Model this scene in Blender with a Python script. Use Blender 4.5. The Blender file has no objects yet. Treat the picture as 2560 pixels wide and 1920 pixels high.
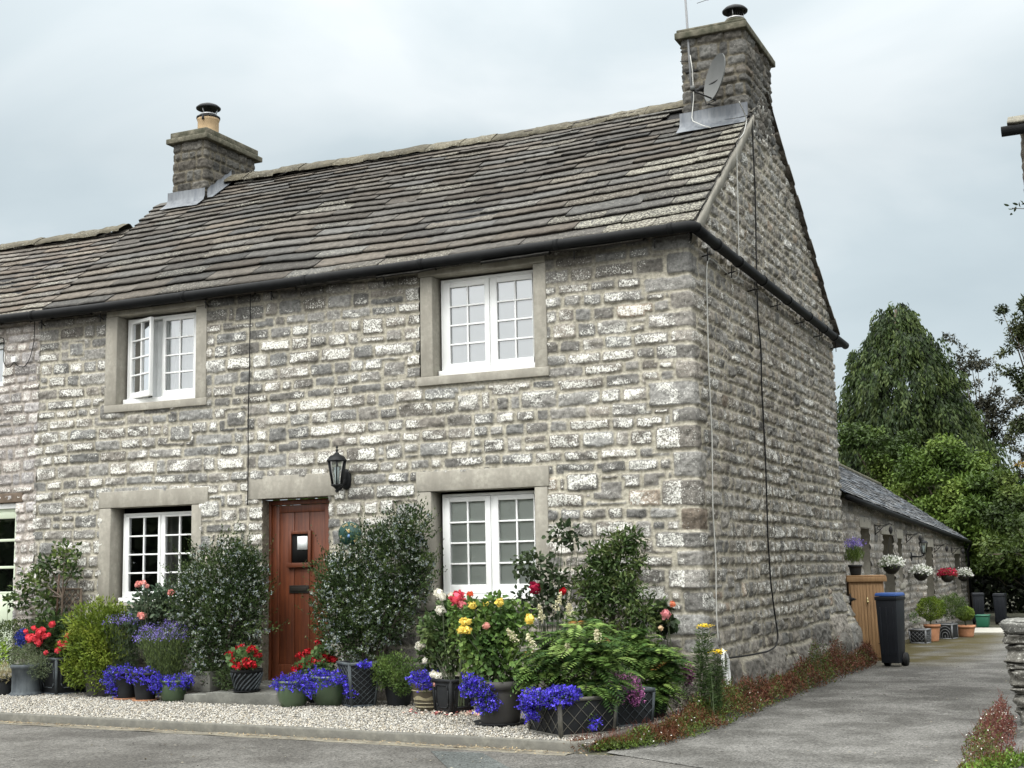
import bpy, math, random
import numpy as np
from mathutils import Vector, Matrix
R = math.radians
random.seed(7); rng = np.random.default_rng(11)
sc = bpy.context.scene
COL = bpy.data.collections.new("scene"); sc.collection.children.link(COL)

# ------------------------------------------------------------------ camera
CAM = np.array([3.6208, -12.1849, 1.3508]); YAW, PITCH, ROLL, FPX = -.4271, .1372, -.0202, 3298.27
_f = np.array([math.sin(YAW)*math.cos(PITCH), math.cos(YAW)*math.cos(PITCH), math.sin(PITCH)])
_r0 = np.array([math.cos(YAW), -math.sin(YAW), 0]); _u0 = np.cross(_r0, _f)
_r = _r0*math.cos(ROLL)+_u0*math.sin(ROLL); _u = -_r0*math.sin(ROLL)+_u0*math.cos(ROLL)
cam = bpy.data.objects.new("camera", bpy.data.cameras.new("camera")); COL.objects.link(cam)
cam.matrix_world = Matrix([[_r[0], _u[0], -_f[0], CAM[0]], [_r[1], _u[1], -_f[1], CAM[1]], [_r[2], _u[2], -_f[2], CAM[2]], [0, 0, 0, 1]])
cam.data.sensor_width = 36; cam.data.lens = FPX/2560*36; cam.data.clip_start = .1; cam.data.clip_end = 1500
sc.camera = cam
def at(px, py, y):
    """point of the plane y = const seen at a place of the 2212-wide photograph"""
    k = 2560/2212.
    d = _f+_r*(px*k-1280)/FPX-_u*(py*k-960)/FPX
    return CAM+d*((y-CAM[1])/d[1])

# ------------------------------------------------------------------ sky, sun, exposure
SUN_EL, SUN_AZ = R(52), R(188)      # azimuth clockwise from +y
w = bpy.data.worlds.new("World"); sc.world = w; w.use_nodes = True
nt = w.node_tree; nt.nodes.clear(); N = nt.nodes.new; Lk = nt.links.new
tc = N('ShaderNodeTexCoord'); sky = N('ShaderNodeTexSky'); sky.sky_type = 'NISHITA'; sky.sun_disc = False
sky.sun_elevation = SUN_EL; sky.sun_rotation = SUN_AZ; sky.air_density = 1.5; sky.dust_density = 2
mp = N('ShaderNodeMapping'); mp.inputs['Scale'].default_value = (1.0, 1.0, 2.6); mp.inputs['Rotation'].default_value = (0, .25, .6)
Lk(tc.outputs['Generated'], mp.inputs['Vector'])
n1 = N('ShaderNodeTexNoise'); n1.inputs['Scale'].default_value = 2.7; n1.inputs['Detail'].default_value = 6; n1.inputs['Roughness'].default_value = .45; n1.inputs['Distortion'].default_value = .35
Lk(mp.outputs[0], n1.inputs['Vector'])
rp = N('ShaderNodeValToRGB'); e = rp.color_ramp.elements
e[0].position = .34; e[0].color = (.51, .60, .65, 1); e[1].position = .64; e[1].color = (.77, .835, .865, 1)
m_ = rp.color_ramp.elements.new(.50); m_.color = (.60, .69, .735, 1)
Lk(n1.outputs['Fac'], rp.inputs[0])
sx = N('ShaderNodeSeparateXYZ'); Lk(tc.outputs['Generated'], sx.inputs[0])
# overcast: brighter towards the zenith, and towards the veiled sun behind the camera
zr = N('ShaderNodeMapRange'); zr.inputs[1].default_value = .30; zr.inputs[2].default_value = 1; zr.inputs[3].default_value = 1.0; zr.inputs[4].default_value = 3.2; Lk(sx.outputs['Z'], zr.inputs[0])
hz = N('ShaderNodeMapRange'); hz.inputs[1].default_value = .0; hz.inputs[2].default_value = .45; hz.inputs[3].default_value = 1.22; hz.inputs[4].default_value = 1.0; Lk(sx.outputs['Z'], hz.inputs[0])
sd = (math.sin(SUN_AZ)*math.cos(SUN_EL), math.cos(SUN_AZ)*math.cos(SUN_EL), math.sin(SUN_EL))
dt = N('ShaderNodeVectorMath'); dt.operation = 'DOT_PRODUCT'; dt.inputs[1].default_value = sd; Lk(tc.outputs['Generated'], dt.inputs[0])
gr = N('ShaderNodeMapRange'); gr.inputs[1].default_value = .1; gr.inputs[2].default_value = 1; gr.inputs[3].default_value = 1.0; gr.inputs[4].default_value = 2.9; Lk(dt.outputs['Value'], gr.inputs[0])
def mth(op, a, b):
    m = N('ShaderNodeMath'); m.operation = op
    for i, v in enumerate((a, b)):
        if isinstance(v, (int, float)): m.inputs[i].default_value = v
        else: Lk(v, m.inputs[i])
    return m.outputs[0]
gain = mth('MULTIPLY', mth('MULTIPLY', zr.outputs[0], gr.outputs[0]), hz.outputs[0])
# the thick cloud overhead and round the veiled sun is neutral, towards the horizon it is bluer
wf = N('ShaderNodeMapRange'); wf.inputs[1].default_value = 1.0; wf.inputs[2].default_value = 2.2; wf.inputs[3].default_value = 0; wf.inputs[4].default_value = .85; Lk(mth('MULTIPLY', zr.outputs[0], gr.outputs[0]), wf.inputs[0])
wm_ = N('ShaderNodeMix'); wm_.data_type = 'RGBA'; Lk(wf.outputs[0], wm_.inputs[0]); Lk(rp.outputs[0], wm_.inputs[6]); wm_.inputs[7].default_value = (.80, .795, .775, 1)
bgc = N('ShaderNodeBackground'); Lk(wm_.outputs[2], bgc.inputs[0]); Lk(gain, bgc.inputs[1])
bgs = N('ShaderNodeBackground'); Lk(sky.outputs[0], bgs.inputs[0]); bgs.inputs[1].default_value = .08
mx = N('ShaderNodeMixShader'); mx.inputs[0].default_value = .92; Lk(bgs.outputs[0], mx.inputs[1]); Lk(bgc.outputs[0], mx.inputs[2])
wo = N('ShaderNodeOutputWorld'); Lk(mx.outputs[0], wo.inputs[0])
sun = bpy.data.objects.new("sun", bpy.data.lights.new("sun", 'SUN')); COL.objects.link(sun)
sun.data.energy = 1.2; sun.data.angle = R(14); sun.data.color = (1, .97, .92)
sun.rotation_euler = Vector(sd).to_track_quat('Z', 'Y').to_euler()
sc.view_settings.view_transform = 'Standard'; sc.view_settings.look = 'None'; sc.view_settings.exposure = 0; sc.view_settings.gamma = 1
sc.cycles.max_bounces = 6; sc.cycles.transparent_max_bounces = 12; sc.cycles.caustics_reflective = False; sc.cycles.caustics_refractive = False

# ------------------------------------------------------------------ numpy noise
_T = rng.random((256, 256))
def vn(x, y, s=0):
    x = np.asarray(x, float)+s*17.31; y = np.asarray(y, float)+s*7.77
    xi = np.floor(x).astype(int); yi = np.floor(y).astype(int); fx = x-xi; fy = y-yi
    fx = fx*fx*(3-2*fx); fy = fy*fy*(3-2*fy)
    a = _T[xi & 255, yi & 255]; b = _T[(xi+1) & 255, yi & 255]; c = _T[xi & 255, (yi+1) & 255]; d = _T[(xi+1) & 255, (yi+1) & 255]
    return (a*(1-fx)+b*fx)*(1-fy)+(c*(1-fx)+d*fx)*fy
def fbm(x, y, o=3, s=0):
    t = 0; a = .5; n = 0
    for i in range(o): t = t+a*vn(x*2**i, y*2**i, s+i*3.1); n += a; a *= .5
    return t/n-.5
def ss(x): x = np.clip(x, 0, 1); return x*x*(3-2*x)

# ------------------------------------------------------------------ mesh builder
class MB:
    def __init__(s): s.v = []; s.c = []; s.l = []; s.t = []; s.n = 0
    def add(s, V, F, col=(1, 1, 1, 0)):
        V = np.asarray(V, float).reshape(-1, 3); col = np.asarray(col, float)
        if col.ndim == 1: col = np.tile(np.r_[col, [0]*(4-len(col))][None], (len(V), 1))
        elif col.shape[1] == 3: col = np.c_[col, np.zeros(len(col))]
        s.v.append(V); s.c.append(col)
        if isinstance(F, np.ndarray):
            s.l.append((F+s.n).ravel()); s.t.append(np.full(len(F), F.shape[1]))
        else:
            for f in F: s.l.append(np.array(f)+s.n)
            s.t.append(np.array([len(f) for f in F]))
        s.n += len(V); return s
    def box(s, x0, y0, z0, x1, y1, z1, col=(1, 1, 1, 0)):
        V = [(x, y, z) for z in (z0, z1) for y in (y0, y1) for x in (x0, x1)]
        return s.add(V, np.array([(0, 2, 3, 1), (4, 5, 7, 6), (0, 1, 5, 4), (2, 6, 7, 3), (0, 4, 6, 2), (1, 3, 7, 5)]), col)
    def bar(s, a, b, w, h, up=(0, 0, 1), col=(1, 1, 1, 0)):
        a = np.array(a, float); b = np.array(b, float); d = b-a; d /= np.linalg.norm(d); up = np.array(up, float)
        if abs(d@up) > .95: up = np.array((1., 0, 0))
        q = np.cross(d, up); q /= np.linalg.norm(q); u = np.cross(q, d)
        V = [p+q*sx_*w/2+u*sz*h/2 for p in (a, b) for sz in (-1, 1) for sx_ in (-1, 1)]
        return s.add(V, np.array([(0, 1, 3, 2), (4, 6, 7, 5), (0, 4, 5, 1), (2, 3, 7, 6), (0, 2, 6, 4), (1, 5, 7, 3)]), col)
    def tube(s, pts, r, seg=8, col=(1, 1, 1, 0), cap=True):
        pts = np.asarray(pts, float); n = len(pts); r = np.broadcast_to(r, (n,)); V = []
        T = np.gradient(pts, axis=0); T /= np.linalg.norm(T, axis=1)[:, None]+1e-9
        u = np.cross(T[0], (0, 0, 1)); 
        if np.linalg.norm(u) < .1: u = np.cross(T[0], (1, 0, 0))
        for i in range(n):
            u = u-T[i]*(u@T[i]); u /= np.linalg.norm(u); v = np.cross(T[i], u)
            for k in range(seg):
                a = 2*math.pi*k/seg; V.append(pts[i]+r[i]*(u*math.cos(a)+v*math.sin(a)))
        F = [(i*seg+k, i*seg+(k+1) % seg, (i+1)*seg+(k+1) % seg, (i+1)*seg+k) for i in range(n-1) for k in range(seg)]
        if cap: F += [tuple(range(seg))[::-1], tuple((n-1)*seg+k for k in range(seg))]
        return s.add(V, F, col)
    def lathe(s, prof, c=(0, 0, 0), seg=28, col=(1, 1, 1, 0), sq=None, wob=0):
        V = []; c = np.array(c, float)
        for (r, z) in prof:
            for k in range(seg):
                a = 2*math.pi*k/seg; V.append(c+np.array((r*math.cos(a), r*math.sin(a), z)))
        n = len(prof); F = [(i*seg+k, i*seg+(k+1) % seg, (i+1)*seg+(k+1) % seg, (i+1)*seg+k) for i in range(n-1) for k in range(seg)]
        return s.add(V, F, col)
    def frustum(s, c, a0, a1, h, col=(1, 1, 1, 0), b0=None, b1=None, rz=0, open_top=False, wall=.015):
        b0 = b0 or a0; b1 = b1 or a1; ca, sa = math.cos(rz), math.sin(rz); V = []
        lv = [(a0, b0, 0), (a1, b1, h)]+([(a1-2*wall, b1-2*wall, h), (a0-2*wall, b0-2*wall, h*.75)] if open_top else [])
        for a, b, z in lv:
            for sx_, sy in ((-1, -1), (1, -1), (1, 1), (-1, 1)):
                x, y = sx_*a/2, sy*b/2; V.append((c[0]+x*ca-y*sa, c[1]+x*sa+y*ca, c[2]+z))
        F = [(3, 2, 1, 0)]
        for i in range(len(lv)-1): F += [(i*4+k, i*4+(k+1) % 4, i*4+4+(k+1) % 4, i*4+4+k) for k in range(4)]
        k = (len(lv)-1)*4; F += [(k, k+1, k+2, k+3)]
        return s.add(V, F, col)
    def grid(s, P, keep=None, col=(1, 1, 1, 0), flip=False):
        a, b = P.shape[:2]; I = np.arange(a*b).reshape(a, b)
        F = np.stack([I[:-1, :-1], I[1:, :-1], I[1:, 1:], I[:-1, 1:]], -1)
        if flip: F = F[..., ::-1]
        F = F.reshape(-1, 4)
        if keep is not None: F = F[keep.ravel()]
        V = P.reshape(-1, 3); col = np.asarray(col, float)
        if col.ndim == 3: col = col.reshape(-1, col.shape[-1])
        if keep is not None:
            u = np.unique(F); m = np.zeros(len(V), int); m[u] = np.arange(len(u)); F = m[F]; V = V[u]
            if col.ndim == 2: col = col[u]
        return s.add(V, F, col)
    def leaves(s, P, D, Nn, L, W, col, kind=0, fold=.15):
        P = np.asarray(P, float); n = len(P); D = nrm(D); B = nrm(np.cross(D, Nn)); Nn = np.cross(B, D)
        L = np.broadcast_to(L, (n,))[:, None]; W = np.broadcast_to(W, (n,))[:, None]; fd = Nn*W*fold
        if kind == 0:   # rhombic leaf
            V = np.stack([P, P+D*L*.45+B*W/2+fd, P+D*L, P+D*L*.45-B*W/2+fd], 1); F = np.arange(n*4).reshape(n, 4)
            k = 4
        elif kind == 1:              # broader leaf, folded along its rib, six corners
            V = np.stack([P, P+D*L*.28+B*W*.45+fd, P+D*L*.68+B*W*.42+fd, P+D*L-Nn*L*.12, P+D*L*.68-B*W*.42+fd, P+D*L*.28-B*W*.45+fd], 1)
            b = np.arange(n)[:, None]*6; F = np.concatenate([b+np.array([[0, 1, 2, 3]]), b+np.array([[0, 3, 4, 5]])]); k = 6
        else:                        # drooping blade
            g = np.array((0, 0, -1.))
            V = np.stack([P-B*W/2, P+B*W/2, P+D*L*.55+B*W*.4, P+D*L*.55-B*W*.4, P+D*L*.93+g*L*.28], 1)
            b = np.arange(n)[:, None]*5; F = b+np.array([[0, 1, 2, 3]]); F2 = b+np.array([[3, 2, 4]]); k = 5
        col = np.asarray(col, float); col = np.tile(col[None], (n, 1)) if col.ndim == 1 else col
        if col.shape[1] == 3: col = np.c_[col, np.zeros(n)]
        cc = np.repeat(col, k, 0)
        V = V.reshape(-1, 3)
        if kind == 2:
            s.v.append(V); s.c.append(cc); s.l += [(F+s.n).ravel(), (F2+s.n).ravel()]; s.t += [np.full(n, 4), np.full(n, 3)]; s.n += len(V)
        else: s.add(V, F, cc)
        return s
    def build(s, name, m, parent=None, smooth=False, bevel=0, loc=None):
        me = bpy.data.meshes.new(name); V = np.concatenate(s.v); L = np.concatenate(s.l).astype(np.int32); T = np.concatenate(s.t).astype(np.int32)
        if loc is not None: V = V-np.array(loc)
        me.vertices.add(len(V)); me.vertices.foreach_set('co', V.ravel().astype(np.float32))
        me.loops.add(len(L)); me.loops.foreach_set('vertex_index', L)
        me.polygons.add(len(T)); me.polygons.foreach_set('loop_start', np.r_[0, np.cumsum(T)[:-1]].astype(np.int32)); me.polygons.foreach_set('loop_total', T)
        if smooth: me.polygons.foreach_set('use_smooth', np.ones(len(T), bool))
        ca = me.color_attributes.new('Col', 'FLOAT_COLOR', 'POINT'); ca.data.foreach_set('color', np.concatenate(s.c).ravel().astype(np.float32))
        me.update(calc_edges=True); me.validate()
        me.materials.append(m); o = bpy.data.objects.new(name, me); COL.objects.link(o)
        if parent is not None: o.parent = parent
        if loc is not None: o.location = loc
        if bevel:
            b = o.modifiers.new('bevel', 'BEVEL'); b.width = bevel; b.segments = 2; b.limit_method = 'ANGLE'
        return o
def nrm(a): a = np.asarray(a, float); return a/(np.linalg.norm(a, axis=-1, keepdims=True)+1e-9)
def rv(n): return nrm(rng.normal(size=(n, 3)))
def tag(o, label=None, cat=None, group=None, kind=None):
    for k, v in (('label', label), ('category', cat), ('group', group), ('kind', kind)):
        if v: o[k] = v
    return o
def thing(name, loc, label, cat, group=None):
    o = bpy.data.objects.new(name, None); COL.objects.link(o); o.location = loc; o.empty_display_size = .1
    return tag(o, label, cat, group)
def fix(root):
    """parts are modelled in world space: keep them there while the thing's Empty sits at its base"""
    for c in root.children: c.location = Vector(c.location)-root.location
    return root

# ------------------------------------------------------------------ materials
MT = {}
def mat(name, col=(.5, .5, .5), rough=.6, metal=0, vc=False, var=0, vscale=8, bump=0, bscale=60, spec=.5, lichen=None, trans=0, vdetail=5, lscale=58, streak=None):
    m = bpy.data.materials.new(name); m.use_nodes = True; t = m.node_tree; b = t.nodes['Principled BSDF']; n = t.nodes.new; k = t.links.new
    b.inputs['Roughness'].default_value = rough; b.inputs['Metallic'].default_value = metal; b.inputs['Specular IOR Level'].default_value = spec
    co = n('ShaderNodeTexCoord').outputs['Object']
    if vc:
        a = n('ShaderNodeAttribute'); a.attribute_name = 'Col'; c = a.outputs['Color']; alpha = a.outputs['Alpha']
    else:
        rg = n('ShaderNodeRGB'); rg.outputs[0].default_value = (*col, 1); c = rg.outputs[0]
    def noise(s, d=5, r=.6, vec=None):
        z = n('ShaderNodeTexNoise'); z.inputs['Scale'].default_value = s; z.inputs['Detail'].default_value = d; z.inputs['Roughness'].default_value = r; k(vec or co, z.inputs['Vector']); return z.outputs['Fac']
    if var:
        r_ = n('ShaderNodeMapRange'); r_.inputs[1].default_value = .3; r_.inputs[2].default_value = .7; r_.inputs[3].default_value = 1-var; r_.inputs[4].default_value = 1+var
        k(noise(vscale, vdetail), r_.inputs[0]); mm = n('ShaderNodeMix'); mm.data_type = 'RGBA'; mm.blend_type = 'MULTIPLY'; mm.inputs[0].default_value = 1
        cb = n('ShaderNodeCombineColor'); [k(r_.outputs[0], cb.inputs[i]) for i in range(3)]
        k(c, mm.inputs[6]); k(cb.outputs[0], mm.inputs[7]); c = mm.outputs[2]
    if lichen:
        nz = noise(lscale, 4, .68); th = n('ShaderNodeMath'); th.operation = 'MULTIPLY_ADD'; k(alpha, th.inputs[0]); th.inputs[1].default_value = -.29; th.inputs[2].default_value = .69
        t2 = n('ShaderNodeMath'); t2.operation = 'ADD'; k(th.outputs[0], t2.inputs[0]); t2.inputs[1].default_value = .15
        mr = n('ShaderNodeMapRange'); k(nz, mr.inputs[0]); k(th.outputs[0], mr.inputs[1]); k(t2.outputs[0], mr.inputs[2])
        mm = n('ShaderNodeMix'); mm.data_type = 'RGBA'; k(mr.outputs[0], mm.inputs[0]); k(c, mm.inputs[6]); mm.inputs[7].default_value = (*lichen, 1); c = mm.outputs[2]
    if streak:
        mp_ = n('ShaderNodeMapping'); mp_.inputs['Scale'].default_value = streak[0]; k(co, mp_.inputs[0])
        z = noise(streak[1], 4, .6, mp_.outputs[0]); mr = n('ShaderNodeMapRange'); mr.inputs[1].default_value = .35; mr.inputs[2].default_value = .65; k(z, mr.inputs[0])
        mm = n('ShaderNodeMix'); mm.data_type = 'RGBA'; k(mr.outputs[0], mm.inputs[0]); k(c, mm.inputs[6]); mm.inputs[7].default_value = (*streak[2], 1); c = mm.outputs[2]
    k(c, b.inputs['Base Color'])
    if bump:
        bp = n('ShaderNodeBump'); bp.inputs['Distance'].default_value = bump; bp.inputs['Strength'].default_value = .8; k(noise(bscale, 4), bp.inputs['Height']); k(bp.outputs[0], b.inputs['Normal'])
    if trans:
        tr = n('ShaderNodeBsdfTranslucent'); k(c, tr.inputs[0]); ms = n('ShaderNodeMixShader'); ms.inputs[0].default_value = trans
        k(b.outputs[0], ms.inputs[1]); k(tr.outputs[0], ms.inputs[2]); k(ms.outputs[0], t.nodes['Material Output'].inputs[0])
    MT[name] = m; return m
mat('stone', vc=True, rough=.9, var=.42, vscale=30, bump=.012, bscale=75, lichen=(.74, .735, .68), spec=.25)
mat('slate', vc=True, rough=.85, var=.38, vscale=16, bump=.010, bscale=45, lichen=(.31, .30, .245), spec=.25, lscale=44)
mat('dressed', (.34, .322, .275), rough=.9, var=.2, vscale=22, bump=.002, bscale=120, spec=.2, streak=((3, 3, 1.2), 2.0, (.255, .24, .205)))
mat('cement', (.135, .125, .095), rough=.95, var=.4, vscale=12, bump=.005, bscale=60, spec=.2, streak=((1, 1, 1), 9, (.055, .056, .038)))
mat('leaf', vc=True, rough=.55, spec=.2, trans=.22)
mat('petal', vc=True, rough=.6, spec=.25, trans=.25)
mat('bark', (.09, .07, .05), rough=.9, var=.3, vscale=20, bump=.01, bscale=40)
mat('stem', vc=True, rough=.6)
mat('white_paint', (.80, .81, .80), rough=.35, var=.03, vscale=5)
mat('green_paint', (.52, .58, .45), rough=.4, var=.04, vscale=5)
mat('black_plastic', (.006, .0065, .007), rough=.6, spec=.12, var=.3, vscale=10)
mat('cast_iron', (.012, .013, .014), rough=.5, spec=.18, var=.2)
mat('iron', (.02, .02, .02), rough=.6, spec=.18)
mat('rubber_black', (.01, .01, .01), rough=.6, spec=.18)
mat('cable_white', (.42, .42, .39), rough=.5, var=.15, vscale=6)
mat('lead', (.085, .095, .11), rough=.6, metal=.2, var=.3, vscale=7, streak=((5, 5, .8), 3, (.16, .172, .185)))
mat('terracotta', (.40, .19, .10), rough=.85, var=.25, vscale=9, bump=.002)
mat('buff_clay', (.50, .36, .21), rough=.85, var=.18, vscale=10)
mat('steel', (.45, .45, .45), rough=.4, metal=.8)
mat('galvanised', (.17, .175, .18), rough=.6, metal=.3)
mat('dish_grey', (.075, .078, .075), rough=.6, var=.15, vscale=6)
mat('door_wood', (.135, .037, .013), rough=.5, var=.3, vscale=3, streak=((14, 14, .7), 3, (.075, .020, .008)))
mat('cabinet_wood', (.31, .185, .085), rough=.7, var=.15, vscale=4, streak=((22, 22, .8), 2.5, (.22, .125, .055)))
mat('old_wood', (.12, .09, .065), rough=.9, var=.3, vscale=10)
mat('lead_grey_pot', (.045, .053, .06), rough=.6, spec=.18, var=.35, vscale=9, streak=((6, 6, 1.2), 3, (.085, .098, .105)))
mat('dark_pot', (.017, .0185, .020), rough=.6, spec=.18, var=.25, vscale=7)
mat('grey_pot', (.062, .060, .056), rough=.65, spec=.18, var=.1, vscale=5)
mat('green_glaze', (.055, .085, .045), rough=.28, var=.15, vscale=5, spec=.6)
mat('brown_glaze', (.065, .055, .035), rough=.3, var=.2, vscale=6)
mat('cream_glaze', (.27, .24, .15), rough=.4, var=.2, vscale=20)
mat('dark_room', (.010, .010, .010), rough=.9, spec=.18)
mat('blind_white', (.88, .90, .90), rough=.85)
mat('blind_grey', (.80, .84, .79), rough=.85)
mat('curtain', (.25, .25, .23), rough=.9)
mat('paper', (.80, .84, .84), rough=.7)
mat('sign_green', (.006, .045, .035), rough=.6)
mat('gold', (.55, .42, .20), rough=.45)
mat('sign_blue', (.12, .22, .42), rough=.5)
mat('bin_black', (.014, .016, .020), rough=.45, spec=.18, var=.15, vscale=4)
mat('bin_blue', (.03, .075, .24), rough=.45, spec=.18)
mat('bin_green', (.02, .12, .07), rough=.5)
mat('soil', (.03, .022, .015), rough=1, spec=.18, var=.3, vscale=30)
mat('pebble', vc=True, rough=.9, spec=.25)
mat('debris', vc=True, rough=.9)
mat('kerb', (.125, .12, .10), rough=.95, var=.35, vscale=16, bump=.004, streak=((1, 1, 1), 6, (.095, .092, .08)))
mat('channel', (.17, .155, .115), rough=.95, var=.3, vscale=6, bump=.003, streak=((1, 3, 1), 9, (.10, .09, .07)))
mat('flag', (.16, .16, .14), rough=.85, var=.3, vscale=9, bump=.006, bscale=30, streak=((1, 1, 1), 5, (.09, .09, .08)))
mat('slab', (.34, .33, .29), rough=.9, var=.15)
mat('fittings', (.02, .018, .015), rough=.5, spec=.18)
mat('brass', (.45, .38, .2), rough=.35, metal=.8)
def glass(name, tint, refl):
    m = bpy.data.materials.new(name); m.use_nodes = True; t = m.node_tree; t.nodes.clear(); n = t.nodes.new; k = t.links.new
    a = n('ShaderNodeBsdfTransparent'); a.inputs[0].default_value = (*tint, 1); g = n('ShaderNodeBsdfGlossy'); g.inputs['Roughness'].default_value = .015; g.inputs[0].default_value = (.95, .97, 1, 1)
    f = n('ShaderNodeFresnel'); f.inputs[0].default_value = 1.5; mm = n('ShaderNodeMath'); mm.operation = 'MULTIPLY_ADD'; k(f.outputs[0], mm.inputs[0]); mm.inputs[1].default_value = refl; mm.inputs[2].default_value = .05; mm.use_clamp = True
    x = n('ShaderNodeMixShader'); k(mm.outputs[0], x.inputs[0]); k(a.outputs[0], x.inputs[1]); k(g.outputs[0], x.inputs[2]); o = n('ShaderNodeOutputMaterial'); k(x.outputs[0], o.inputs[0]); MT[name] = m
glass('window_glass', (.92, .95, .94), 6.0)
glass('plain_glass', (.94, .96, .95), 2.2)
glass('lamp_glass', (.75, .8, .8), 2.0)
def asphalt(name, base, dark, moss=False):
    m = mat(name, base, rough=.9, spec=.25); t = m.node_tree; n = t.nodes.new; k = t.links.new; b = t.nodes['Principled BSDF']
    co = n('ShaderNodeTexCoord').outputs['Object']
    v = n('ShaderNodeTexVoronoi'); v.inputs['Scale'].default_value = 75; k(co, v.inputs['Vector'])
    sp = n('ShaderNodeMapRange'); k(v.outputs['Color'], sp.inputs[0]); sp.inputs[3].default_value = .4; sp.inputs[4].default_value = 1.7
    z = n('ShaderNodeTexNoise'); z.inputs['Scale'].default_value = 1.3; z.inputs['Detail'].default_value = 8; z.inputs['Roughness'].default_value = .62; k(co, z.inputs['Vector'])
    zr_ = n('ShaderNodeMapRange'); zr_.inputs[1].default_value = .42; zr_.inputs[2].default_value = .60; k(z.outputs['Fac'], zr_.inputs[0])
    mx_ = n('ShaderNodeMix'); mx_.data_type = 'RGBA'; mx_.inputs[6].default_value = (*dark, 1); mx_.inputs[7].default_value = (*base, 1); k(zr_.outputs[0], mx_.inputs[0])
    mu = n('ShaderNodeMix'); mu.data_type = 'RGBA'; mu.blend_type = 'MULTIPLY'; mu.inputs[0].default_value = 1; cb = n('ShaderNodeCombineColor'); [k(sp.outputs[0], cb.inputs[i]) for i in range(3)]
    k(mx_.outputs[2], mu.inputs[6]); k(cb.outputs[0], mu.inputs[7]); c = mu.outputs[2]
    if moss:
        # mossy growth along the wall side, further up the drive
        s_ = n('ShaderNodeSeparateXYZ'); k(co, s_.inputs[0]); z2 = n('ShaderNodeTexNoise'); z2.inputs['Scale'].default_value = 1.6; z2.inputs['Detail'].default_value = 6; k(co, z2.inputs['Vector'])
        ax = n('ShaderNodeMapRange'); ax.inputs[1].default_value = 1.9; ax.inputs[2].default_value = 1.0; k(s_.outputs['X'], ax.inputs[0])
        ay = n('ShaderNodeMapRange'); ay.inputs[1].default_value = 5.6; ay.inputs[2].default_value = 7.5; k(s_.outputs['Y'], ay.inputs[0])
        m1 = n('ShaderNodeMath'); m1.operation = 'MULTIPLY'; k(ax.outputs[0], m1.inputs[0]); k(ay.outputs[0], m1.inputs[1])
        m2 = n('ShaderNodeMath'); m2.operation = 'MULTIPLY_ADD'; k(z2.outputs['Fac'], m2.inputs[0]); m2.inputs[1].default_value = 2.4; m2.inputs[2].default_value = -.65
        m3 = n('ShaderNodeMath'); m3.operation = 'MULTIPLY'; m3.use_clamp = True; k(m1.outputs[0], m3.inputs[0]); k(m2.outputs[0], m3.inputs[1])
        m4 = n('ShaderNodeMath'); m4.operation = 'MULTIPLY'; m4.use_clamp = True; k(m3.outputs[0], m4.inputs[0]); m4.inputs[1].default_value = 1.7
        mo = n('ShaderNodeMix'); mo.data_type = 'RGBA'; k(m4.outputs[0], mo.inputs[0]); k(c, mo.inputs[6]); mo.inputs[7].default_value = (.055, .045, .014, 1); c = mo.outputs[2]
    k(c, b.inputs['Base Color'])
    bp = n('ShaderNodeBump'); bp.inputs['Distance'].default_value = .006; k(v.outputs['Distance'], bp.inputs['Height']); k(bp.outputs[0], b.inputs['Normal'])
asphalt('road_asphalt', (.104, .100, .091), (.060, .057, .051))
asphalt('drive_asphalt', (.128, .125, .116), (.066, .064, .058), True)
mat('earth', (.035, .035, .018), rough=1, var=.4, vscale=2, bump=.03, bscale=8)

# ------------------------------------------------------------------ ground, road, driveway
def gz(y): return -.06-.01*np.maximum(0, np.asarray(y, float)-6)
g = MB(); ys = np.r_[-150, -40, -10, 0, 6, 15, 30, 60, 150]
g.grid(np.array([[(x, y, gz(y)-.006-.01*(y > 20)) for y in ys] for x in np.linspace(-150, 150, 7)]))
tag(g.build('ground', MT['earth']), kind='structure')
g = MB(); g.add([(-60, -40, -.060), (60, -40, -.060), (60, -2.7, -.060), (-.3, -2.7, -.060), (-6.5, -2.27, -.060), (-10, -2.0, -.060), (-60, .5, -.06)], [tuple(range(7))])
tag(g.build('road', MT['road_asphalt']), kind='structure')
g = MB(); g.grid(np.array([[(x, y, gz(y)+.0045) for x in (l, 3.4)] for y, l in ((-2.6, -.02), (0, -.2), (6, -.3), (16.6, -.3), (17.2, -.3))]), flip=True)
g.add([(-.02, -2.6, -.0555), (.40, -2.84, -.0555), (.82, -3.08, -.0555), (1.6, -3.33, -.0555), (2.6, -3.46, -.0555), (3.4, -3.5, -.0555), (3.4, -2.6, -.0555)], [(0, 1, 2, 3, 4, 5, 6)])
tag(g.build('driveway', MT['drive_asphalt']), kind='structure')
g = MB(); g.box(.55, 15.9, gz(16)-.05, 3.4, 17.6, gz(16)+.03); tag(g.build('path', MT['slab'], bevel=.01), kind='structure')
def atz(px, py, z_):
    k = 2560/2212.; d = _f+_r*(px*k-1280)/FPX-_u*(py*k-960)/FPX; p = CAM+d*((z_-CAM[2])/d[2]); return (p[0], p[1], z_)
asphalt('patch_asphalt', (.085, .092, .088), (.06, .066, .063))
g = MB(); g.add([atz(930, 1622, -.056), atz(1042, 1626, -.056), atz(1125, 1672, -.056), atz(980, 1672, -.056)], [(0, 3, 2, 1)]); tag(g.build('road_repair', MT['patch_asphalt']), kind='structure')
g = MB(); n = 420; x = rng.uniform(-.3, 2.9, n); y = -4.2+rng.random(n)**1.3*14; x[:150] = rng.uniform(-4.5, 0, 150); y[:150] = rng.uniform(-4.4, -3, 150)
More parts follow.
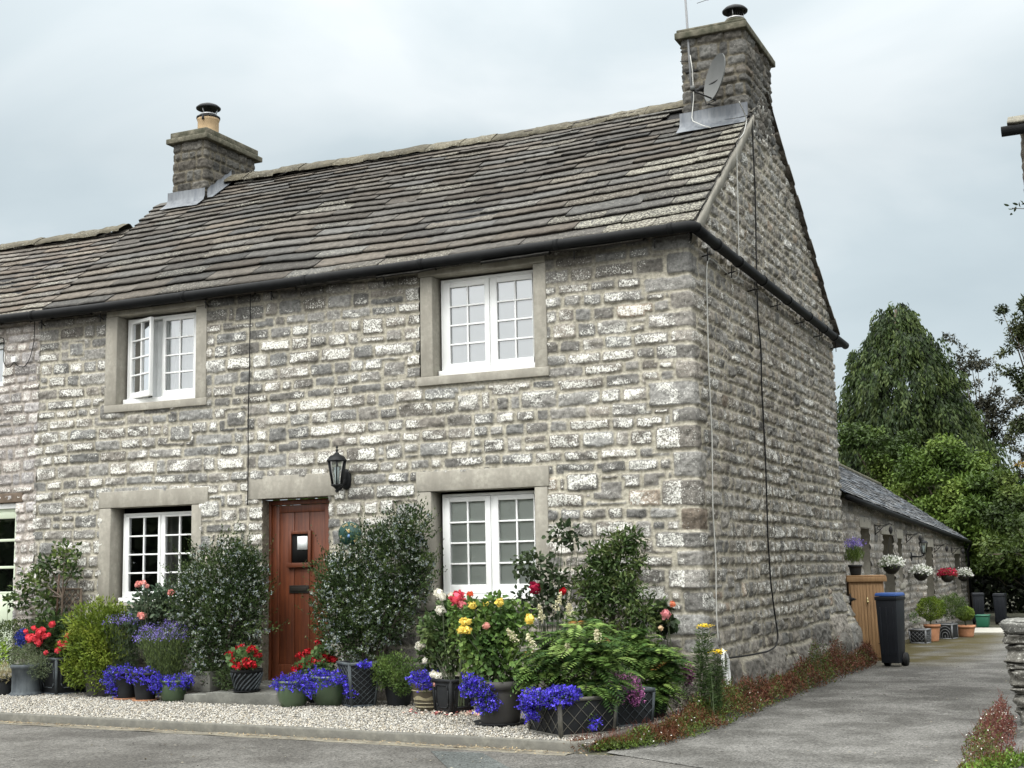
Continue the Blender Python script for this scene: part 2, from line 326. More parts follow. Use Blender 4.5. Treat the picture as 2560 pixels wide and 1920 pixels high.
g.leaves(np.stack([x, y, gz(y)+.009], 1), rng.normal(size=(n, 3))*np.array((1, 1, .12)), rng.normal(size=(n, 3))*.25+np.array((0, 0, 1.)), rng.uniform(.012, .035, n), .014, np.array([(.03, .022, .014), (.06, .05, .03), (.22, .2, .15), (.015, .015, .012)])[rng.integers(0, 4, n)]); tag(g.build('leaf_litter', MT['debris']), 'scattered dry leaf bits and grit lying on the driveway and road', 'litter', kind='stuff')
# gravel bed behind the kerb
KX = [-14, -8.6, -6.52, -4.15, -2.15, -.25]; KY = [-1.55, -2.02, -2.2, -2.36, -2.49, -2.66]
ky = lambda x: np.interp(x, KX, KY)
g = MB(); g.add([(x, ky(x)+.05, -.012) for x in KX]+[(-.18, -1.8, -.012), (.05, -.4, -.012), (.05, .1, -.012), (-14, .1, -.012)], [tuple(range(10))])
tag(g.build('gravel_bed', MT['slab']), kind='structure')
def pebbles(n, xr, yf, size, cols, z=0., seed=3):
    r_ = np.random.default_rng(seed); x = r_.uniform(*xr, n); y0, y1 = yf(x); y = y0+(y1-y0)*r_.random(n)
    base = np.array([(1, 0, 0), (0, 1, 0), (-1, 0, 0), (0, -1, 0), (0, 0, 1), (0, 0, -1)], float)
    F = np.array([(0, 1, 4), (1, 2, 4), (2, 3, 4), (3, 0, 4), (1, 0, 5), (2, 1, 5), (3, 2, 5), (0, 3, 5)])
    S = size*np.stack([r_.uniform(.6, 1.3, n), r_.uniform(.45, 1, n), r_.uniform(.35, .75, n)], 1)
    V = base[None]*(1+r_.uniform(-.25, .25, (n, 6, 1)))*S[:, None]; a = r_.uniform(0, 6.28, n); b = r_.normal(0, .35, n)
    ca, sa, cb_, sb = np.cos(a)[:, None], np.sin(a)[:, None], np.cos(b)[:, None], np.sin(b)[:, None]
    X = V[..., 0]; Z = V[..., 2]; X, Z = X*cb_-Z*sb, X*sb+Z*cb_; Y = V[..., 1]; X, Y = X*ca-Y*sa, X*sa+Y*ca
    P = np.stack([X+x[:, None], Y+y[:, None], Z+z+r_.uniform(-.004, .010, n)[:, None]], -1)
    cols = np.array(cols); c = cols[r_.integers(0, len(cols), n)]*r_.uniform(.4, .84, (n, 1))
    m = MB(); m.add(P.reshape(-1, 3), (F[None]+np.arange(n)[:, None, None]*6).reshape(-1, 3), np.repeat(c, 6, 0)); return m
pm = pebbles(52000, (-9.6, -.15), lambda x: (ky(x)+.045, np.full_like(x, -.12)), .0135, [(.60, .57, .50), (.52, .50, .45), (.66, .64, .58), (.42, .39, .33), (.33, .32, .30), (.56, .50, .40)])
tag(pm.build('gravel', MT['pebble']), 'pale limestone chippings spread between the kerb and the cottage front', 'gravel', kind='stuff')
# kerb
g = MB()
def strip(m, path, prof, seed=0, jit=.004):
    """sweep a profile (offset to the right of the path, z) along a plan path"""
    path = np.array(path, float); L = np.r_[0, np.cumsum(np.linalg.norm(np.diff(path, axis=0), axis=1))]; s_ = np.arange(0, L[-1], .07)
    px = np.interp(s_, L, path[:, 0]); py = np.interp(s_, L, path[:, 1]); tx = np.gradient(px); ty = np.gradient(py); l = np.hypot(tx, ty); tx /= l; ty /= l
    P = np.zeros((len(s_), len(prof), 3))
    for j, (o, z) in enumerate(prof):
        q = fbm(s_*3+j*5, s_*0+j, 2, seed)*jit*2
        P[:, j] = np.stack([px+ty*(o+q), py-tx*(o+q), z+fbm(s_*4, s_*0+j*3, 2, seed+5)*jit*2], -1)
    m.grid(P); return m
path = list(zip(KX, KY))+[(-.17, -2.55), (-.14, -2.3), (-.12, -1.8), (0.02, -.9), (.1, -.3)]
strip(g, path, [(-.07, -.02), (-.068, .018), (-.01, .022), (.004, .008), (.008, -.07)])
tag(g.build('kerb', MT['kerb'], smooth=False), kind='structure')
g = MB(); strip(g, list(zip(KX, KY)), [(.003, -.053), (.13, -.0545), (.16, -.0575)], 4, .006)
tag(g.build('gutter_channel', MT['channel']), kind='structure')

# ------------------------------------------------------------------ coursed rubble walls
def layout(S, Z, seed, hr, wr, z0, z1, big=(), joint=.014, edges_noise=.008, sside=1.):
    r_ = np.random.default_rng(seed)
    Sw = S+.02*fbm(S*3, Z*6, 2, seed); Zw = Z+.05*fbm(S*.55, Z*1.3, 2, seed+1)+.018*fbm(S*5, Z*4, 2, seed+2)
    zb = [z0-.2]
    while zb[-1] < z1+.2: zb.append(zb[-1]+r_.uniform(*hr))
    zb = np.array(zb); ci = np.clip(np.searchsorted(zb, Zw)-1, 0, len(zb)-2)
    v0 = zb[ci]; v1 = zb[ci+1]; e0 = np.zeros_like(S); e1 = np.zeros_like(S); sid = np.zeros(S.shape, int); smin, smax = S.min()-1, S.max()+1
    for c in range(len(zb)-1):
        m = ci == c
        if not m.any(): continue
        es = [smin-r_.uniform(0, .3)]
        while es[-1] < smax: es.append(es[-1]+r_.uniform(*wr)*(r_.choice([.6, 1, 1.2]))*(sside if es[-1] > .2 else 1))
        es = np.array(es); i = np.clip(np.searchsorted(es, Sw[m])-1, 0, len(es)-2); e0[m] = es[i]; e1[m] = es[i+1]
        sp = r_.random(len(es)) < (.10 if zb[c+1]-zb[c] > hr[0]+.75*(hr[1]-hr[0]) else 0); vm = zb[c]+(zb[c+1]-zb[c])*r_.uniform(.35, .65, len(es))
        a0 = v0[m].copy(); a1 = v1[m].copy(); up = Zw[m] > vm[i]; q = sp[i]
        a1[q & ~up] = vm[i][q & ~up]; a0[q & up] = vm[i][q & up]; v0[m] = a0; v1[m] = a1
        sid[m] = c*1009+i*2+(q & up)
    cap = np.full(S.shape, 9.)
    for j, (s0, s1, za, zc) in enumerate(big):
        dx = np.minimum(Sw-s0, s1-Sw); dz = np.minimum(Zw-za, zc-Zw); ins = (dx > 0) & (dz > 0)
        e0[ins] = s0; e1[ins] = s1; v0[ins] = za; v1[ins] = zc; sid[ins] = 900001+j*7; cap[ins] = 9
        out = ~ins; cap[out] = np.minimum(cap[out], np.maximum(-dx, -dz)[out])
    du = np.minimum(Sw-e0, e1-Sw); dv = np.minimum(Zw-v0, v1-Zw); h = v1-v0
    rr = np.minimum(.04, .42*h); qx = np.maximum(rr-du, 0); qy = np.maximum(rr-dv, 0)
    d = np.where((qx > 0) & (qy > 0), rr-np.hypot(qx, qy), np.minimum(du, dv))
    rnd = np.random.default_rng(seed+99).random((4001, 6)); k = rnd[sid % 4001]
    d = np.minimum(d, cap)-joint*(.45+.75*k[..., 5])-edges_noise*fbm(S*22, Z*22, 3, seed+4)*2
    cu = (Sw-(e0+e1)/2); cv = (Zw-(v0+v1)/2)
    return d, k, cu, cv
def stonework(S, Z, seed, dark, mortar, lich, **kw):
    d, k, cu, cv = layout(S, Z, seed, **kw)
    on = ss(d/.010)
    gb = 1.*(S > .1); h = on*(.003+.012*k[..., 0]+(.005+.006*gb)*(1-np.exp(-np.maximum(d, 0)/.02))+(k[..., 1]-.5)*.09*cu+(k[..., 2]-.5)*.22*cv+(.024+.022*gb)*fbm(S*13, Z*17, 3, seed+8)+.014*np.floor(3*vn(S*9+k[..., 3]*40, Z*14, seed+5))/3+.012*fbm(S*38, Z*50, 2, seed+9))+.006*fbm(S*9, Z*9, 3, seed+6)
    tone = (.62+.75*k[..., 3])[..., None]; warm = k[..., 4][..., None]
    c = np.array(dark)*tone*(1+(warm-.5)*np.array([.10, .01, -.09])); c = np.where((k[..., 4] > .985)[..., None], c*np.array([1.10, 1.0, .92]), c)
    c = c*(1+.5*fbm(S*7, Z*12, 3, seed+3))[..., None]
    mo = np.array(mortar)*(1+.45*fbm(S*4, Z*4, 3, seed+13)+.25*fbm(S*.9, Z*.9, 2, seed+14))[..., None]
    oo = on[..., None]; C4 = c*oo+mo*(1-oo)
    L = lich(S, Z, k)*ss((d-.004)/.018)*on
    return h, np.concatenate([C4, np.clip(L, 0, 1.4)[..., None]], -1)
def sheet(corners, s0, zr, step, hole=None, keep=None, zfun=None, rad=.05, extra=None, **sw):
    """corners: plan points; s runs along them, s=s0 at the first"""
    c = np.array(corners, float); L = np.r_[0, np.cumsum(np.linalg.norm(np.diff(c, axis=0), axis=1))]
    s_ = np.arange(0, L[-1]+step*.5, step); z_ = np.arange(zr[0], zr[1]+step*.5, step)
    px = np.interp(s_, L, c[:, 0]); py = np.interp(s_, L, c[:, 1])
    seg = np.clip(np.searchsorted(L, s_, side='right')-1, 0, len(c)-2); T = nrm(np.diff(c, axis=0)); Nn = np.stack([T[:, 1], -T[:, 0]], 1); n = Nn[seg].copy()
    for i in range(1, len(c)-1):
        dd = (s_-L[i]); m = np.abs(dd) < rad; t = (ss((dd[m]/rad+1)/2))[:, None]; n[m] = Nn[i-1]*(1-t)+Nn[i]*t
        inset = (1-np.abs(dd[m])/rad)**2*.35*rad; q = nrm(Nn[i-1]+Nn[i]); px[m] -= q[0]*inset; py[m] -= q[1]*inset
    S, Z = np.meshgrid(s_+s0, z_, indexing='ij'); h, col = stonework(S, Z, **sw)
    X = px[:, None]+n[:, 0:1]*h; Y = py[:, None]+n[:, 1:2]*h; Zc = Z.copy()
    if extra: e_ = extra(S, Z); X = X+n[:, 0:1]*e_; Y = Y+n[:, 1:2]*e_
    if zfun is not None: Zc = np.minimum(Zc, zfun(S, X, Y))
    Sc = (S[:-1, :-1]+S[1:, 1:])/2; Zm = (Z[:-1, :-1]+Z[1:, 1:])/2; k = np.ones(Sc.shape, bool)
    if zfun is not None: k &= (Zc[1:, 1:]-Zc[:-1, :-1]) > 1e-4
    for (a, b, c0, c1) in (hole or []): k &= ~((Sc > a) & (Sc < b) & (Zm > c0) & (Zm < c1))
    m = MB(); m.grid(np.stack([X, Y, Zc], -1), k, col); return m

EX = [-13, -8.83, -7.35, -6.31, -4.70, -3.28, -1.86, -.84, .1]; EZ = [4.53, 4.526, 4.512, 4.518, 4.524, 4.537, 4.555, 4.566, 4.581]
gutz = lambda x: np.interp(x, EX, EZ)
SL = .738
roofz = lambda x, y: gutz(x)+.055+SL*(y-.0)       # top of the front slope
cot = thing('stone_cottage', (0, 0, 0), 'two storey rubble stone cottage with a stone slate roof and a red brown front door', 'cottage')
holes = [(-7.225, -5.775, 3.265, 4.6), (-7.24, -5.83, .94, 2.2), (-7.28, -5.74, 2.14, 2.29), (-4.99, -4.12, .02, 2.25), (-5.145, -4.005, 2.16, 2.37), (-2.99, -1.52, 3.27, 4.6), (-3.01, -1.57, .94, 2.2), (-3.02, -1.55, 2.15, 2.325)]
quo = []; z = .02; i = 0; r_ = random.Random(5)
while z < 4.45:
    h_ = r_.uniform(.15, .27); a, b = ((.42, .17) if i % 2 else (.22, .34)); quo.append((-a*r_.uniform(.8, 1.15), b*r_.uniform(.8, 1.2), z, z+h_)); z += h_; i += 1
big = quo+[(-r_.uniform(.5, 8)-.3, 0, 0, 0) for _ in range(0)]
for _ in range(34):
    s_ = r_.uniform(-8.1, -.9); z_ = r_.uniform(.1, 4.2); big.append((s_, s_+r_.uniform(.22, .42), z_, z_+r_.uniform(.15, .21)))
big += [(4.6, 5.5, .0, .55), (5.6, 6.4, .0, .62), (6.4, 7.0, .1, .48), (3.6, 4.5, .05, .38), (1.2, 1.9, .0, .36), (2.0, 2.9, .0, .42), (6.0, 6.8, .62, .9), (.5, 1.1, .1, .4)]
for _ in range(26):
    s_ = r_.uniform(.5, 6.8); z_ = r_.uniform(.4, 5.5); big.append((s_, s_+r_.uniform(.2, .4), z_, z_+r_.uniform(.14, .2)))
def lich_main(S, Z, k):
    f = np.where(S < 0, 1., .0)*ss((Z-.2)/1.0)
    a = np.clip((k[..., 0]+k[..., 4])*.62+.10+2.1*fbm(S*6, Z*9, 3, 77), 0, 1.0)*f
    b = np.clip(.55+.6*k[..., 4]+1.2*fbm(S*5, Z*6, 3, 51), 0, 1)*ss((S-.1)/.3)*np.exp(-((S-3.0)/2.3)**2)*ss((3.9-Z)/1.5)*ss((Z-.4)/.4)*1.0
    c = np.clip(.2+.5*k[..., 1]+1.1*fbm(S*5, Z*6, 3, 57), 0, 1)*(S > 0)*ss((Z-.3)/.6)
    q = ((S > -.16) & (S < .0))*.55
    return np.maximum(a*(1-q), np.maximum(b, c))
def main_mortar(): return (.365, .343, .28)
def verge_z(S, X, Y):
    front = roofz(0, Y)-.05; rear = 4.66+.60*(7.32-Y); g_ = np.minimum(front, rear)
    return np.where(S < .0, gutz(X)+.02, np.where(S < 7.12, np.minimum(g_, 7.2), 4.5))
def bulge(S, Z):
    return .20*ss((S-4.4)/2.2)*ss((1.0-Z)/.9)+.10*ss((S-.6)/.8)*ss((.45-Z)/.35)*(S < 4.6)
wall = sheet([(-8.32, 0), (0, 0), (0, 7.12), (-.5, 7.12)], -8.32, (-.10, 7.2), .0135, hole=holes, zfun=verge_z, extra=bulge,
    seed=21, dark=(.205, .196, .178), mortar=main_mortar(), lich=lich_main, sside=.55, hr=(.112, .178), wr=(.23, .45), z0=0, z1=7.3, big=big)
cw = np.concatenate(wall.c); vw = np.concatenate(wall.v); wall.c = [cw]; wall.v = [vw]
# eave shadow and dirt painted in under the gutter, dirt splashed up from the ground
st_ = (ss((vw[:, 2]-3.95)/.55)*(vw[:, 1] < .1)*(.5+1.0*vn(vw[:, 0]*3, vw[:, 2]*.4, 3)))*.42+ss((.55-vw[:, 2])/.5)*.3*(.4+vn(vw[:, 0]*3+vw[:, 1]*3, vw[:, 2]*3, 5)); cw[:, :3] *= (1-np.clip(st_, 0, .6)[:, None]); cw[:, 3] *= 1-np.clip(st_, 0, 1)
# the gable is browner and darker than the front, its mortar greyer
cw = np.concatenate(wall.c); vw = np.concatenate(wall.v); gm = ss((vw[:, 1]-.02)/.08)*(vw[:, 0] > -.1)
cw[:, :3] *= (1-gm[:, None]*(1-np.array([.97, .955, .93]))); wall.c = [cw]
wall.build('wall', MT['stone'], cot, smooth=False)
# plinth boulders at the foot of the far corner
def boulder(c, r, seed, col, sq=.75):
    u, v = np.meshgrid(np.linspace(0, 2*np.pi, 49), np.linspace(.02, np.pi-.02, 29), indexing='ij'); n_ = np.stack([np.cos(u)*np.sin(v), np.sin(u)*np.sin(v), np.cos(v)], -1)
    n_ = np.sign(n_)*np.abs(n_)**sq
    d_ = 1+.35*fbm(n_[..., 0]*2+seed, n_[..., 2]*2+n_[..., 1], 4, seed)+.14*fbm(n_[..., 0]*9+seed, n_[..., 2]*7+n_[..., 1]*5, 3, seed+3); P = np.array(c)+n_*np.array(r)*d_[..., None]
    return P, np.concatenate([np.array(col)*(1+.6*fbm(u*2, v*3, 3, seed))[..., None], np.full(u.shape+(1,), .12)], -1)
for i_, (c_, rr_) in enumerate([((.04, 6.9, .22), (.20, .26, .26)), ((.05, 5.95, .14), (.19, .36, .25)), ((.02, 5.1, .06), (.17, .34, .22)), ((.0, 2.5, .06), (.12, .36, .22))]):
    P_, c4 = boulder(c_, rr_, i_+2, (.15, .142, .125)); c4[..., 3] = .3; bm_ = MB(); bm_.grid(P_, None, c4); bm_.build('plinth_boulder', MT['stone'], cot)

# roofs ---------------------------------------------------------------------------------
def slates(mb, P, xl, xr, T, gauge, wr, th, tone, lich, seed, cutout=None):
    """P(x,t)->point and up-normal; courses up the slope, every slate a slab with a broken lower edge"""
    r_ = random.Random(seed); t = -.03; c = 0
    while t < T-.05:
        g_ = gauge(t); x = xl(t)+r_.uniform(-.3, 0); 
        while x < xr(t)-.03:
            w_ = r_.uniform(*wr)*(1.25-.5*t/T); a, b = max(x, xl(t)), min(x+w_, xr(t)+r_.uniform(-.01, .012)); x += w_
            if b-a < .05: continue
            if cutout and cutout((a+b)/2, t): continue
            n_ = max(4, int((b-a)/.06)); xs = np.linspace(a+.004, b-.004, n_); o = r_.uniform(-.012, .014)-(r_.uniform(.02, .06) if r_.random() < .05 else 0); lift = r_.uniform(0, .010); ti = r_.uniform(-.012, .012); q = th*r_.uniform(.75, 1.25); sd_ = r_.random()*50
            lo = t+o+.036*fbm(xs*16+sd_, xs*0, 3)+ti*(xs-xs.mean())/w_
            lo[0] += r_.uniform(0, .02); lo[-1] += r_.uniform(0, .02)
            tt = np.stack([lo+.030, lo, lo+g_*.35, lo+g_*.7, np.full(n_, t+g_+.06)], 1)
            hh = np.array([.0, q, q*.80, q*.52, .004])[None]*np.ones((n_, 1)); hh[:, 1:4] += .014*fbm(xs[:, None]*9+sd_, tt[:, 1:4]*9, 3)+lift
            hh += .006*0
            X = np.repeat(xs[:, None], 5, 1); p, up = P(X, tt); V = p+up*hh[..., None]
            k = r_.uniform(.65, 1.3); wm = r_.uniform(-1, 1); col = np.array(tone)*k*(1+np.array([.07, 0, -.08])*wm)
            l = min(.8, lich(a, t, r_.random())); col = col*(1+.9*float(fbm(a*.8+3, t*1.1, 3, 2))); C = np.concatenate([np.tile(col, V.shape[:2]+(1,)), np.full(V.shape[:2]+(1,), l)], -1); C[:, 0, 3] = 0; C[:, 0, :3] *= .25; C[:, 1, :3] *= .8  # grime and the shadow line under each course put into the lower-edge colour
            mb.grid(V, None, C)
            # ends
            for e_ in (0, -1):
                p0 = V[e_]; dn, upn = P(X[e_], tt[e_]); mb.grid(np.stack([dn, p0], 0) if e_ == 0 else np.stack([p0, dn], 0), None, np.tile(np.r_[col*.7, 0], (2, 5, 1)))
        t += g_; c += 1
nz_ = math.cos(math.atan(SL)); ny_ = -math.sin(math.atan(SL)); UP = np.array((0, ny_, nz_))
def Pfront(x, t):
    y = -.13+t*nz_; sag = .035*np.sin((x+1)*.9)*np.sin(np.clip(t/4.4, 0, 1)*np.pi)+.02*fbm(x*.8, t*.8, 2, 5)
    z = roofz(x, y)-.035+sag; return np.stack([x, y, z], -1), UP
TL = (3.5+.13)/nz_
rf = MB()
def lich_roof(x, t, r):
    e_ = math.exp(-((x+.3-.25*t)/1.2)**2) if x > -3.5 else 0
    return .24+.40*r**3+.62*e_*(.45+r)*(.55+.45*min(1, t/1.0))
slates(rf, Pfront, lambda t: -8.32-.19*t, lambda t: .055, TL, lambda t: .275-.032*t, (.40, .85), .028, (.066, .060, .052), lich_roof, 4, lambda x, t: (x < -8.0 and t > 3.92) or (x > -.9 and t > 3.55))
# underside sheet and rear slope
def surf(y0, y1, x0, x1, zf, n=12): return np.array([[(x, y, zf(x, y)) for y in np.linspace(y0, y1, 6)] for x in np.linspace(x0, x1, n)])
rf.grid(surf(-.1, 3.5, -8.4, .02, lambda x, y: roofz(x, y)-.05+.0*y), None, (.02, .02, .02, 0))
rf.grid(surf(3.5, 7.45, -8.9, .05, lambda x, y: 7.13-.66*(y-3.5)), None, (.08, .07, .06, .3))
# rear verge slates, end on, stepped along the gable
for i_ in range(15):
    y_ = 3.95+i_*.235; z_ = 7.0-.62*(y_-3.5)+.0; rf.box(-.3, y_-.03, z_-.045, .075+random.uniform(-.01, .02), y_+.27, z_-.012+.0, (.085, .075, .062, .2))
    V = rf.v[-1]; V[:, 2] -= .62*(V[:, 1]-y_)*.93
roof = rf.build('roof', MT['slate'], cot)
def ridge(m, xs, y, zf, w, h, seed):
    r_ = random.Random(seed); x = xs[0]
    while x < xs[1]:
        l = r_.uniform(.38, .6); b = min(x+l, xs[1]); k = r_.uniform(.8, 1.25); n_ = 9; X = np.linspace(x+.004, b-.004, n_); prof = [(-w, -h), (-w*.96, -h+.035), (-w*.45, -h*.30), (-w*.1, .0), (w*.1, 0), (w*.5, -h*.35), (w, -h)]
        dz = r_.uniform(-.01, .012)
        V = np.array([[(q, y+a, zf(q)+c_+dz) for a, c_ in prof] for q in X]); V[..., 2] += .035*fbm(V[..., 0]*9, V[..., 1]*9, 3, seed); V[..., 1] += .03*fbm(V[..., 0]*13, V[..., 2]*9, 3, seed+2)
        tone_ = np.array((.072, .064, .044))*k; C = np.concatenate([tone_*(1+.9*fbm(V[..., 0:1]*10, V[..., 1:2]*14, 3, 3)), np.full(V.shape[:2]+(1,), r_.uniform(.25, .55))], -1)
        m.grid(V, None, C); x = b
    return m
rz = lambda x: np.interp(x, [-9, -7.68, -5.96, -4.18, -2.8, -1.5, -.9, 0], [7.24, 7.22, 7.188, 7.171, 7.159, 7.18, 7.197, 7.20])
ridge(MB(), (-8.1, -.74), 3.5, rz, .24, .17, 3).build('ridge_stones', MT['slate'], roof)
# lime fillet under the front verge
g = MB(); tt = np.linspace(0, 3.4, 40); P_ = []
for o in ((.0, -.012), (.05, -.02), (.048, -.07), (.03, -.16), (.0, -.17)): P_.append([(o[0]+.01*vn(t*6, o[1]*9), y, roofz(0, y)-.03+o[1]*(1+.5*vn(t*4, 3))) for t, y in ((t, -.02+t*nz_) for t in tt)])
g.grid(np.array(P_).transpose(1, 0, 2)); g.build('verge_mortar', MT['dressed'], roof)

# chimneys
def lich_dark(S, Z, k): return .18*k[..., 1]+0*S
def chimney(x0, x1, y0, y1, zb, zt, seed, zbf=None, tone=(.098, .093, .083)):
    r_ = random.Random(seed); b = []
    m = sheet([(x0, y1), (x0, y0), (x1, y0), (x1, y1), (x0, y1)], 0, (zb, zt), .0135, rad=.04, seed=seed, dark=tone, mortar=(.125, .112, .085), lich=lich_dark, hr=(.11, .19), wr=(.15, .32), z0=zb, z1=zt, joint=.010, big=[])
    return m
chr_ = chimney(-.76, .004, 2.58, 3.9, 6.4, 7.60, 31).build('chimney', MT['stone'], cot)
g = MB(); g.box(-.82, 2.50, 7.60, .065, 3.97, 7.685); g.box(-.80, 2.52, 7.685, .045, 3.95, 7.725)
cap = g.build('chimney_cap', MT['cement'], chr_, bevel=.012)
ct = at(1588, 20, 3.15)
def cowl(c, z, r, m, par, pot=None):
    g = MB(); 
    g.lathe([(r*.62, z-.02), (r*.62, z+.03), (r*.70, z+.03), (r*.72, z+.05), (r*.55, z+.05), (r*.55, z)], (c[0], c[1], 0), 24)
    for k_ in range(3):
        a = 2.1*k_+.5; g.bar((c[0]+r*.6*math.cos(a), c[1]+r*.6*math.sin(a), z+.03), (c[0]+r*.75*math.cos(a), c[1]+r*.75*math.sin(a), z+.15), .022, .006)
    g.build('cowl_bracket', MT['steel'], par)
    g = MB(); g.lathe([(r*1.0, z+.135), (r*1.02, z+.15), (r*.8, z+.185), (r*.4, z+.215), (0, z+.222)], (c[0], c[1], 0), 28); g.lathe([(0, z+.205), (r*.98, z+.138)], (c[0], c[1], 0), 28)
    g.build('cowl_hood', m, par, smooth=True)
cp = at(1588, 35, 3.15); cowl((cp[0], 3.15), 7.95, .155, MT['cast_iron'], chr_)
g = MB(); g.lathe([(.125, 7.72), (.12, 7.93), (.135, 7.94), (.135, 7.965), (.11, 7.965), (.10, 7.9)], (cp[0], 3.15, 0), 24); g.build('chimney_pot', MT['cement'], chr_)
g = MB(); 
for k_ in range(20):
    a = k_*.314; g.bar((cp[0]+.085*math.cos(a), 3.15+.085*math.sin(a), 7.95), (cp[0]+.085*math.cos(a), 3.15+.085*math.sin(a), 8.10), .006, .006)
g.build('cowl_mesh', MT['iron'], chr_)
# lead flashing at its foot on the slope
def flash(m, x0, x1, y0, y1, par, side=True):
    g = MB(); k_ = np.linspace(x0, x1, 9)
    g.grid(np.array([[(x, y0-.02, roofz(x, y0)+.17+.01*vn(x*9, 2)), (x, y0-.022, roofz(x, y0)+.06), (x, y0-.05, roofz(x, y0-.05)+.03), (x, y0-.20, roofz(x, y0-.20)+.022+.008*vn(x*7, 1))] for x in k_]), flip=True)
    if side:
        yy = np.linspace(y0, 3.45, 8); g.grid(np.array([[(x1+.028, y, roofz(x1, y)+.15+.02*((i_*1) % 2)), (x1+.03, y, roofz(x1, y)+.03), (x1+.12, y, roofz(x1, y)+.024)] for i_, y in enumerate(yy)]), flip=True)
    g.build('flashing', MT['lead'], par)
flash(None, -.80, .03, 2.55, 3.4, chr_, side=False)
chl = chimney(-8.66, -8.08, 2.9, 4.12, 6.3, 7.62, 33, tone=(.085, .08, .07)).build('chimney', MT['stone'], cot)
g = MB(); g.box(-8.74, 2.82, 7.61, -8.0, 4.21, 7.69); g.box(-8.70, 2.87, 7.69, -8.04, 4.15, 7.79); g.build('chimney_cap', MT['cement'], chl, bevel=.012)
pc = at(450, 262, 3.25); px_ = pc[0]
g = MB(); g.lathe([(.155, 7.76), (.155, 8.02), (.165, 8.03), (.165, 8.06), (.14, 8.07), (.13, 8.0)], (px_, 3.25, 0), 28); g.build('chimney_pot', MT['buff_clay'], chl, smooth=False)
g = MB(); g.lathe([(.16, 8.06), (.175, 8.06), (.175, 8.085), (.14, 8.09)], (px_, 3.25, 0), 28); g.box(px_+.02, 3.25-.185, 8.0, px_+.05, 3.25-.168, 8.06); g.build('cowl_band', MT['cast_iron'], chl)
cowl((px_, 3.25), 8.08, .18, MT['cast_iron'], chl)
flash(None, -8.72, -8.05, 2.88, 3.4, chl)

# windows ---------------------------------------------------------------------------------
def surround(name, par, lint, jl, jr, zt, zb, sill, sz):
    """dressed stone: lintel, two jambs, sill, each a block of its own inside one part"""
    g = MB(); D = .22; pr = -.030
    if lint: g.box(lint[0], pr, lint[2], lint[1], D, lint[3])
    g.box(jl[0], pr+.003, zb, jl[1], D, zt-.004); g.box(jr[0], pr+.004, zb, jr[1], D, zt-.004)
    g.box(sill[0], pr-.006, sz[0], sill[1], D, sz[1])
    return g.build(name, MT['dressed'], par, bevel=.006)
def bars(g, x0, x1, z0, z1, y, cols, rows, t=.018):
    for i_ in range(1, cols): xx = x0+(x1-x0)*i_/cols; g.box(xx-t/2, y+.004, z0, xx+t/2, y+.034, z1)
    for j in range(1, rows): zz = z0+(z1-z0)*j/rows; g.box(x0, y+.002, zz-t/2, x1, y+.032, zz+t/2)
def casement(par, x0, x1, z0, z1, gx0, gx1, gz0, gz1, y, m='white_paint', cols=2, rows=4, name='casement', hinge=None):
    g = MB(); yb = y+.045
    g.box(x0, y, z0, gx0, yb, z1); g.box(gx1, y, z0, x1, yb, z1); g.box(gx0, y+.0005, z0, gx1, yb, gz0); g.box(gx0, y+.0005, gz1, gx1, yb, z1)
    bars(g, gx0, gx1, gz0, gz1, y+.004, cols, rows)
    p = MB(); yy = y+.026
    p.add([(gx0, yy, gz0), (gx1, yy, gz0), (gx1, yy, gz1), (gx0, yy, gz1)], [(0, 1, 2, 3)])
    if hinge:
        ang, hx, hy = hinge
        for q in (g, p):
            for V in q.v:
                X = V[:, 0]-hx; Y = V[:, 1]-hy; V[:, 0] = hx+X*math.cos(ang)-Y*math.sin(ang); V[:, 1] = hy+X*math.sin(ang)+Y*math.cos(ang)
    g.build(name, MT[m], par, bevel=0.002); p.build('pane', MT['window_glass' if z0 > 3 else 'plain_glass'], par)
def window(x0, x1, z0, z1, gl, gr, gz_, mull, openl=False, blind=None, y=.12, label=None, blind_y=.2):
    g = MB(); f = .03
    g.box(x0, y+.012, z0+.055, x0+f, y+.09, z1); g.box(x1-f, y+.012, z0+.055, x1, y+.09, z1); g.box(x0+f, y+.0125, z1-f, x1-f, y+.09, z1)
    g.box(mull-.012, y+.0115, z0+.055, mull+.012, y+.09, z1-f)
    g.box(x0-.01, y-.045, z0, x1+.01, y+.09, z0+.055)
    wd = g.build('window', MT['white_paint'], cot, bevel=.003)
    if label: wd['label'] = label
    zb, zt = z0+.06, z1-f-.003
    hg = (R(-20), x0+f, y+.0) if openl else None
    casement(wd, x0+f+.003, mull-.015, zb, zt, gl[0], gl[1], gz_[0], gz_[1], y, hinge=hg)
    casement(wd, mull+.015, x1-f-.003, zb, zt, gr[0], gr[1], gz_[0], gz_[1], y)
    # the room behind: a plain dark box open to the window
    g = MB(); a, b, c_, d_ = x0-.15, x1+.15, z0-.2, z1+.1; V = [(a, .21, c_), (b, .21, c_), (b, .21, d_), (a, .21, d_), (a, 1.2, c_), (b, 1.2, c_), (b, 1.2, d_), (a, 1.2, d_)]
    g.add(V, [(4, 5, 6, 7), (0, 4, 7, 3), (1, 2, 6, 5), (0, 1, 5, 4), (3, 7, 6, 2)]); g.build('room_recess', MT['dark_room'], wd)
    if blind:
        g = MB(); xs = np.linspace(x0, x1, 30); g.grid(np.array([[(x, blind_y+.004*vn(x*6, q*3), q) for q in np.linspace(z0+.08, z1, 8)] for x in xs])); g.build('blind', MT[blind], wd)
    return wd
w1 = window(-2.80, -1.70, 3.357, 4.40, (-2.69, -2.28), (-2.135, -1.725), (3.485, 4.305), -2.21, blind='blind_white', blind_y=.168)
